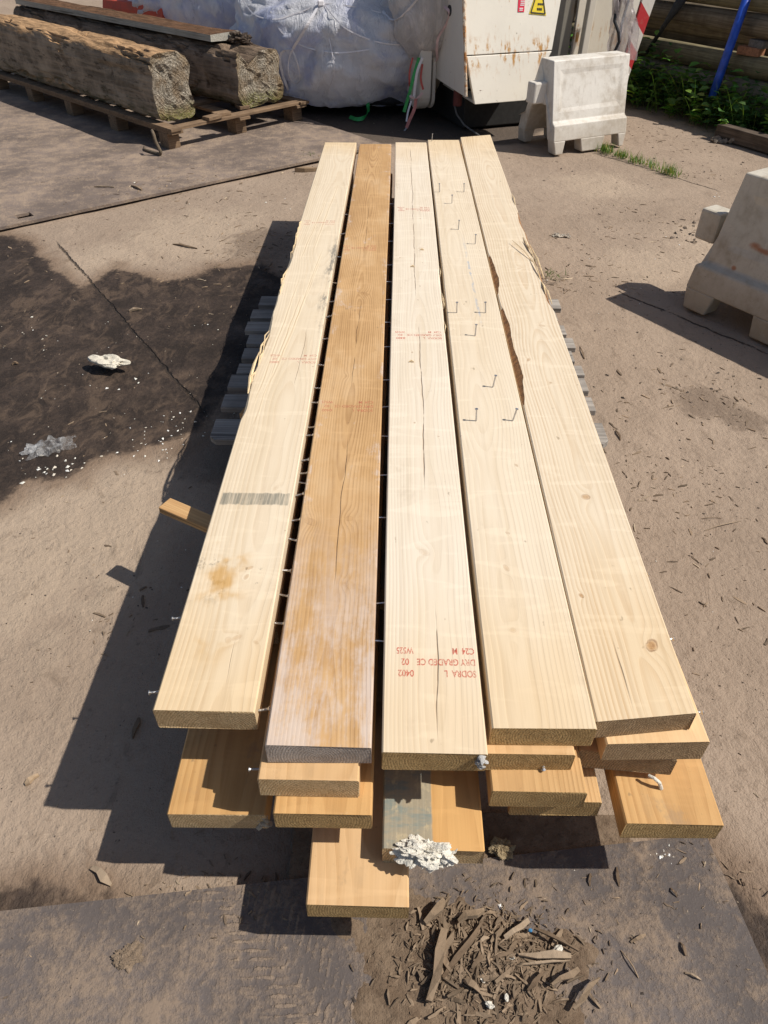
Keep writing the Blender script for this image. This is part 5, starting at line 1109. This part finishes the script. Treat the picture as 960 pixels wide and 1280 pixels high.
crumbs('pebbles', [(820, 420, 130, .6, .0042), (880, 620, 160, .3, .003), (900, 850, 160, .2, .0022), (880, 480, 40, .25, .009), (100, 750, 120, .25, .0025), (60, 950, 120, .2, .0018), (250, 300, 80, .6, .005), (880, 290, 26, .16, .014), (620, 1220, 160, .12, .0035), (100, 1220, 90, .12, .0014), (800, 1150, 90, .1, .0018), (830, 200, 60, .5, .008), (120, 450, 90, .5, .004)], [(.20, .15, .11), (.12, .09, .07), (.3, .24, .18), (.07, .055, .045)], 'small brown and grey pebbles and clods on the dirt')
# larger single bits
def bit(label, px, py, L, w, h, c, ang, cat='splinter', group=None, name='wood_splinter', z=None, tilt=0., bend=.006):
    p = at(px, py, PLZ if z is None else z); q = CH(); q.chip((0, 0, 0), 0, L, w, h, c, tilt, bend); me_o = tinted(name, q.V, q.F, q.T, LITTER)
    me_o.location = (p.x, p.y, p.z if z is not None else hz(p.x, p.y)); me_o.rotation_euler = (0, 0, ang); return tag(me_o, label, cat, group)
SG = 'rotten splinters on the foreground mud'
DK = (.16, .11, .07); TN = (.25, .18, .118); LT = (.34, .255, .175)
def pxang(x0, y0, x1, y1): a_, b_ = at(x0, y0), at(x1, y1); return math.atan2(b_.y - a_.y, b_.x - a_.x), (b_ - a_).length
hpile = [(537, 1250, 553, 1162, .022, TN, 'long upright splinter on the left of the foreground heap, casting a black shadow'), (556, 1222, 602, 1155, .012, DK, 'thin dark slanted splinter right of the long upright one in the heap'), (532, 1155, 556, 1128, .018, TN, 'short broad splinter at the top left corner of the heap'), (572, 1152, 605, 1140, .014, TN, 'flat splinter lying at the top of the heap'),
         (630, 1172, 660, 1152, .014, LT, 'pale splinter pointing to upper right near the blue crumb in the heap'), (648, 1196, 712, 1194, .013, LT, 'pale straight splinter lying level in the middle of the heap'), (648, 1206, 712, 1203, .006, LT, 'thin pale splinter just below the level one in the heap'), (690, 1232, 722, 1212, .015, TN, 'brown splinter slanting at the right side of the heap'),
         (668, 1160, 722, 1190, .007, DK, 'thin dark splinter slanting down to the right in the heap'), (718, 1262, 748, 1222, .009, TN, 'long thin splinter at the lower right of the heap'), (553, 1195, 568, 1165, .012, TN, 'splinter lodged between the two long ones in the heap'), (598, 1182, 610, 1172, .010, LT, 'small pale splinter left of the heap centre'),
         (588, 1215, 602, 1190, .013, DK, 'dark stubby splinter below the heap centre'), (580, 1225, 600, 1240, .012, TN, 'brown splinter at the lower centre of the heap'), (660, 1240, 680, 1215, .008, DK, 'dark thin splinter near the lower middle of the heap'), (612, 1200, 640, 1192, .010, DK, 'dark flat splinter in the heap centre')]
for (x0, y0, x1, y1, w, c, lb) in hpile:
    a_, L = pxang(x0, y0, x1, y1); bit(lb, (x0 + x1) / 2, (y0 + y1) / 2, L, w, w * .7, c, a_, 'splinter', SG, z=PLZ + .016, tilt=rnd.uniform(-.08, .08))
lone = [(738, 1092, 738, 1108, .005, DK, 'dark upright sliver on the bare plate, left one of a pair'), (771, 1084, 774, 1108, .006, DK, 'dark upright sliver on the bare plate, right one of a pair'), (838, 1110, 846, 1122, .004, DK, 'short dark sliver on the right half of the plate'), (776, 1188, 798, 1222, .004, TN, 'thin pale sliver right of the splinter heap'), (788, 1178, 806, 1168, .008, TN, 'small fork of wood beside the heap on the plate'), (850, 1178, 856, 1195, .006, DK, 'dark sliver standing by a crumb on the plate'), (856, 1216, 876, 1226, .006, LT, 'pale sliver near the right edge of the plate'),
        (112, 1076, 136, 1098, .016, LT, 'pale wood chip at the corner of the stack shadow on the left'), (26, 972, 44, 962, .014, (.42, .30, .19), 'oval pale chip on the sunlit dirt at the left'), (164, 915, 172, 890, .012, DK, 'dark shard lying in the stack shadow on the left'), (885, 655, 930, 643, .004, LT, 'straw-coloured twig on the dirt at the right'), (772, 530, 778, 542, .007, DK, 'short dark chip on the dirt right of the pallet'), (726, 425, 732, 440, .006, DK, 'dark nail-like chip beside the pallet slats'),
        (160, 382, 176, 380, .02, LT, 'tan shell-like chip on the wet ground at the upper left'), (12, 448, 20, 446, .016, DK, 'dark bark chip on the wet ground at the left edge'), (215, 300, 245, 305, .012, DK, 'dark twig on the pale dirt below the brown plate'), (165, 233, 178, 238, .02, TN, 'small brown wood piece on the edge of the brown plate'), (118, 234, 143, 235, .012, LT, 'flat pale chip on the brown plate'), (905, 640, 880, 640, .003, TN, 'faint thin twig on the dirt near the right edge')]
for (x0, y0, x1, y1, w, c, lb) in lone:
    a_, L = pxang(x0, y0, x1, y1); bit(lb, (x0 + x1) / 2, (y0 + y1) / 2, L, w, w * .5, c, a_, 'wood chip', 'single chips on the ground', 'wood_chip')
# off-cut wood behind board 1's far end
a_, L = pxang(372, 208, 402, 206); bit('short brown batten lying by the edge of the brown plate behind the stack', 386, 208, .2, .05, .03, (.26, .18, .11), a_, 'batten', None, 'batten', bend=0.)
# plaster chunk, film scrap, mud lumps
p = at(137, 457); o = lump('plaster_chunk', None, (p.x, p.y, .020), (.085, .036, .024), plain('cream_plaster', (.72, .66, .54), .85, .15, 50, .004), 15, 5, .7, 1.2, 1., .4, 2); o.rotation_euler = (0, 0, R(-20)); tag(o, 'cream white plaster chunk on the dark wet ground', 'plaster chunk')
p = at(170, 381)
def scrap(name, label, px, py, sx, sy, rz, mat, seed, amp=.03):
    n = 26; V = []; F = []; s = np.linspace(-1, 1, n); P = at(px, py)
    for i in range(n):
        for j in range(n):
            k = fbm(np.array([[s[i] * 2.2, s[j] * 2.2, seed]]), 4, seed)[0]; e = 1 + (vnoise(np.array([[s[i] * 2.5 + 7, s[j] * 2.5, seed]]))[0] - .5) * .7; V.append((s[i] * sx * e, s[j] * sy * e, .002 + abs(k - .5) * amp * 2))
    for i in range(n - 1):
        for j in range(n - 1): F.append((i * n + j, (i + 1) * n + j, (i + 1) * n + j + 1, i * n + j + 1))
    o = link(name, mesh(name, V, F, None, False), None, [mat], (P.x, P.y, hz(P.x, P.y)), (0, 0, rz)); return tag(o, label, 'scrap')
scrap('film_scrap', 'crumpled clear plastic film scrap on the wet ground at the left', 65, 556, .085, .045, .45, film_mat('clear_film_scrap', (.66, .66, .66), (.3, .3, .3), .85), 4, .035)
scrap('foil_scrap', 'flattened whitish scrap on the dirt right of the stack', 702, 292, .05, .02, -.2, plain('whitish_scrap', (.5, .44, .36), .7), 6, .02)
scrap('bark_scrap', 'curled grey sheet scrap at the foot of the weeds', 905, 176, .09, .05, -.3, plain('grey_scrap', (.22, .18, .14), .8), 9, .06)
p = at(160, 1196, PLZ); o = lump('mud_clod', None, (p.x, p.y, PLZ + .001), (.027, .021, .010), plain('light_mud', (.26, .19, .13), .95, .25, 120, .003), 25, 5, .7, 2.2, 1., .6); tag(o, 'light brown mud clod on the dark plate at the lower left', 'mud clod')
p = at(627, 1062, PLZ); o = lump('mud_clod', None, (p.x, p.y, .014), (.022, .020, .016), plain('tan_mud', (.34, .26, .15), .95, .25, 120, .003), 28, 5, .8, 2.2, 1., .7); tag(o, 'round tan clod beside the half grey board end', 'mud clod')
p = at(672, 1166, PLZ)
for (px, py, s, sd, lb) in ((639, 1196, .007, 3, 'white oval pebble left of the level splinters in the heap'), (603, 1222, .008, 5, 'white plastic shard in the lower left of the heap'), (697, 1187, .010, 7, 'white crumpled bit above the level splinters in the heap'), (612, 1256, .008, 9, 'white shard at the bottom centre of the heap'), (633, 1247, .006, 11, 'small white pebble at the bottom of the heap')):
    p = at(px, py, PLZ + .018); o = lump('white_shard', None, (p.x, p.y, PLZ + .018), (s, s * .6, s * .5), FOAM, sd, 3, .7, 2.); o.rotation_euler = (0, 0, sd); tag(o, lb, 'shard', 'white bits in the heap')
p = at(663, 1163, PLZ + .018); o = lump('blue_shard', None, p[:], (.004, .003, .003), plain('blue_plastic', (.05, .22, .42), .5), 2, 3); tag(o, 'tiny blue plastic crumb in the splinter heap', 'shard')

# ================================================================ LIGHT, SKY, CAMERA
sun_to = Vector((.78, -.105, 1.)).normalized(); elev = math.asin(sun_to.z); az = math.atan2(sun_to.x, sun_to.y)
w = bpy.data.worlds.new('World'); bpy.context.scene.world = w; w.use_nodes = True; nt = w.node_tree
sky = nt.nodes.new('ShaderNodeTexSky'); sky.sky_type = 'NISHITA'; sky.sun_disc = False; sky.sun_elevation = elev; sky.sun_rotation = az; sky.air_density = 1.; sky.dust_density = 1.5; sky.ozone_density = 1.
nt.links.new(sky.outputs[0], nt.nodes['Background'].inputs[0]); nt.nodes['Background'].inputs[1].default_value = .07
sl = bpy.data.lights.new('sun', 'SUN'); sl.energy = 4.2; sl.angle = R(.53); sl.color = (1., .945, .86)
so = bpy.data.objects.new('sun', sl); C.objects.link(so); so.rotation_euler = (-sun_to).to_track_quat('-Z', 'Y').to_euler()
cam = bpy.data.cameras.new('camera'); co = bpy.data.objects.new('camera', cam); C.objects.link(co)
cam.sensor_fit = 'VERTICAL'; cam.sensor_height = 36.; cam.lens = FPX / 1280 * 36; cam.clip_start = .02; cam.clip_end = 500
Mx = Matrix(((CR[0], CU[0], -CD[0], 0), (CR[1], CU[1], -CD[1], 0), (CR[2], CU[2], -CD[2], CAMH), (0, 0, 0, 1))); co.matrix_world = Mx
sc = bpy.context.scene; sc.camera = co
sc.view_settings.view_transform = 'Standard'; sc.view_settings.look = 'None'; sc.view_settings.gamma = 1.; sc.view_settings.use_curve_mapping = False; sc.view_settings.exposure = .2
sc.render.engine = 'CYCLES'; sc.cycles.max_bounces = 8; sc.cycles.transparent_max_bounces = 12
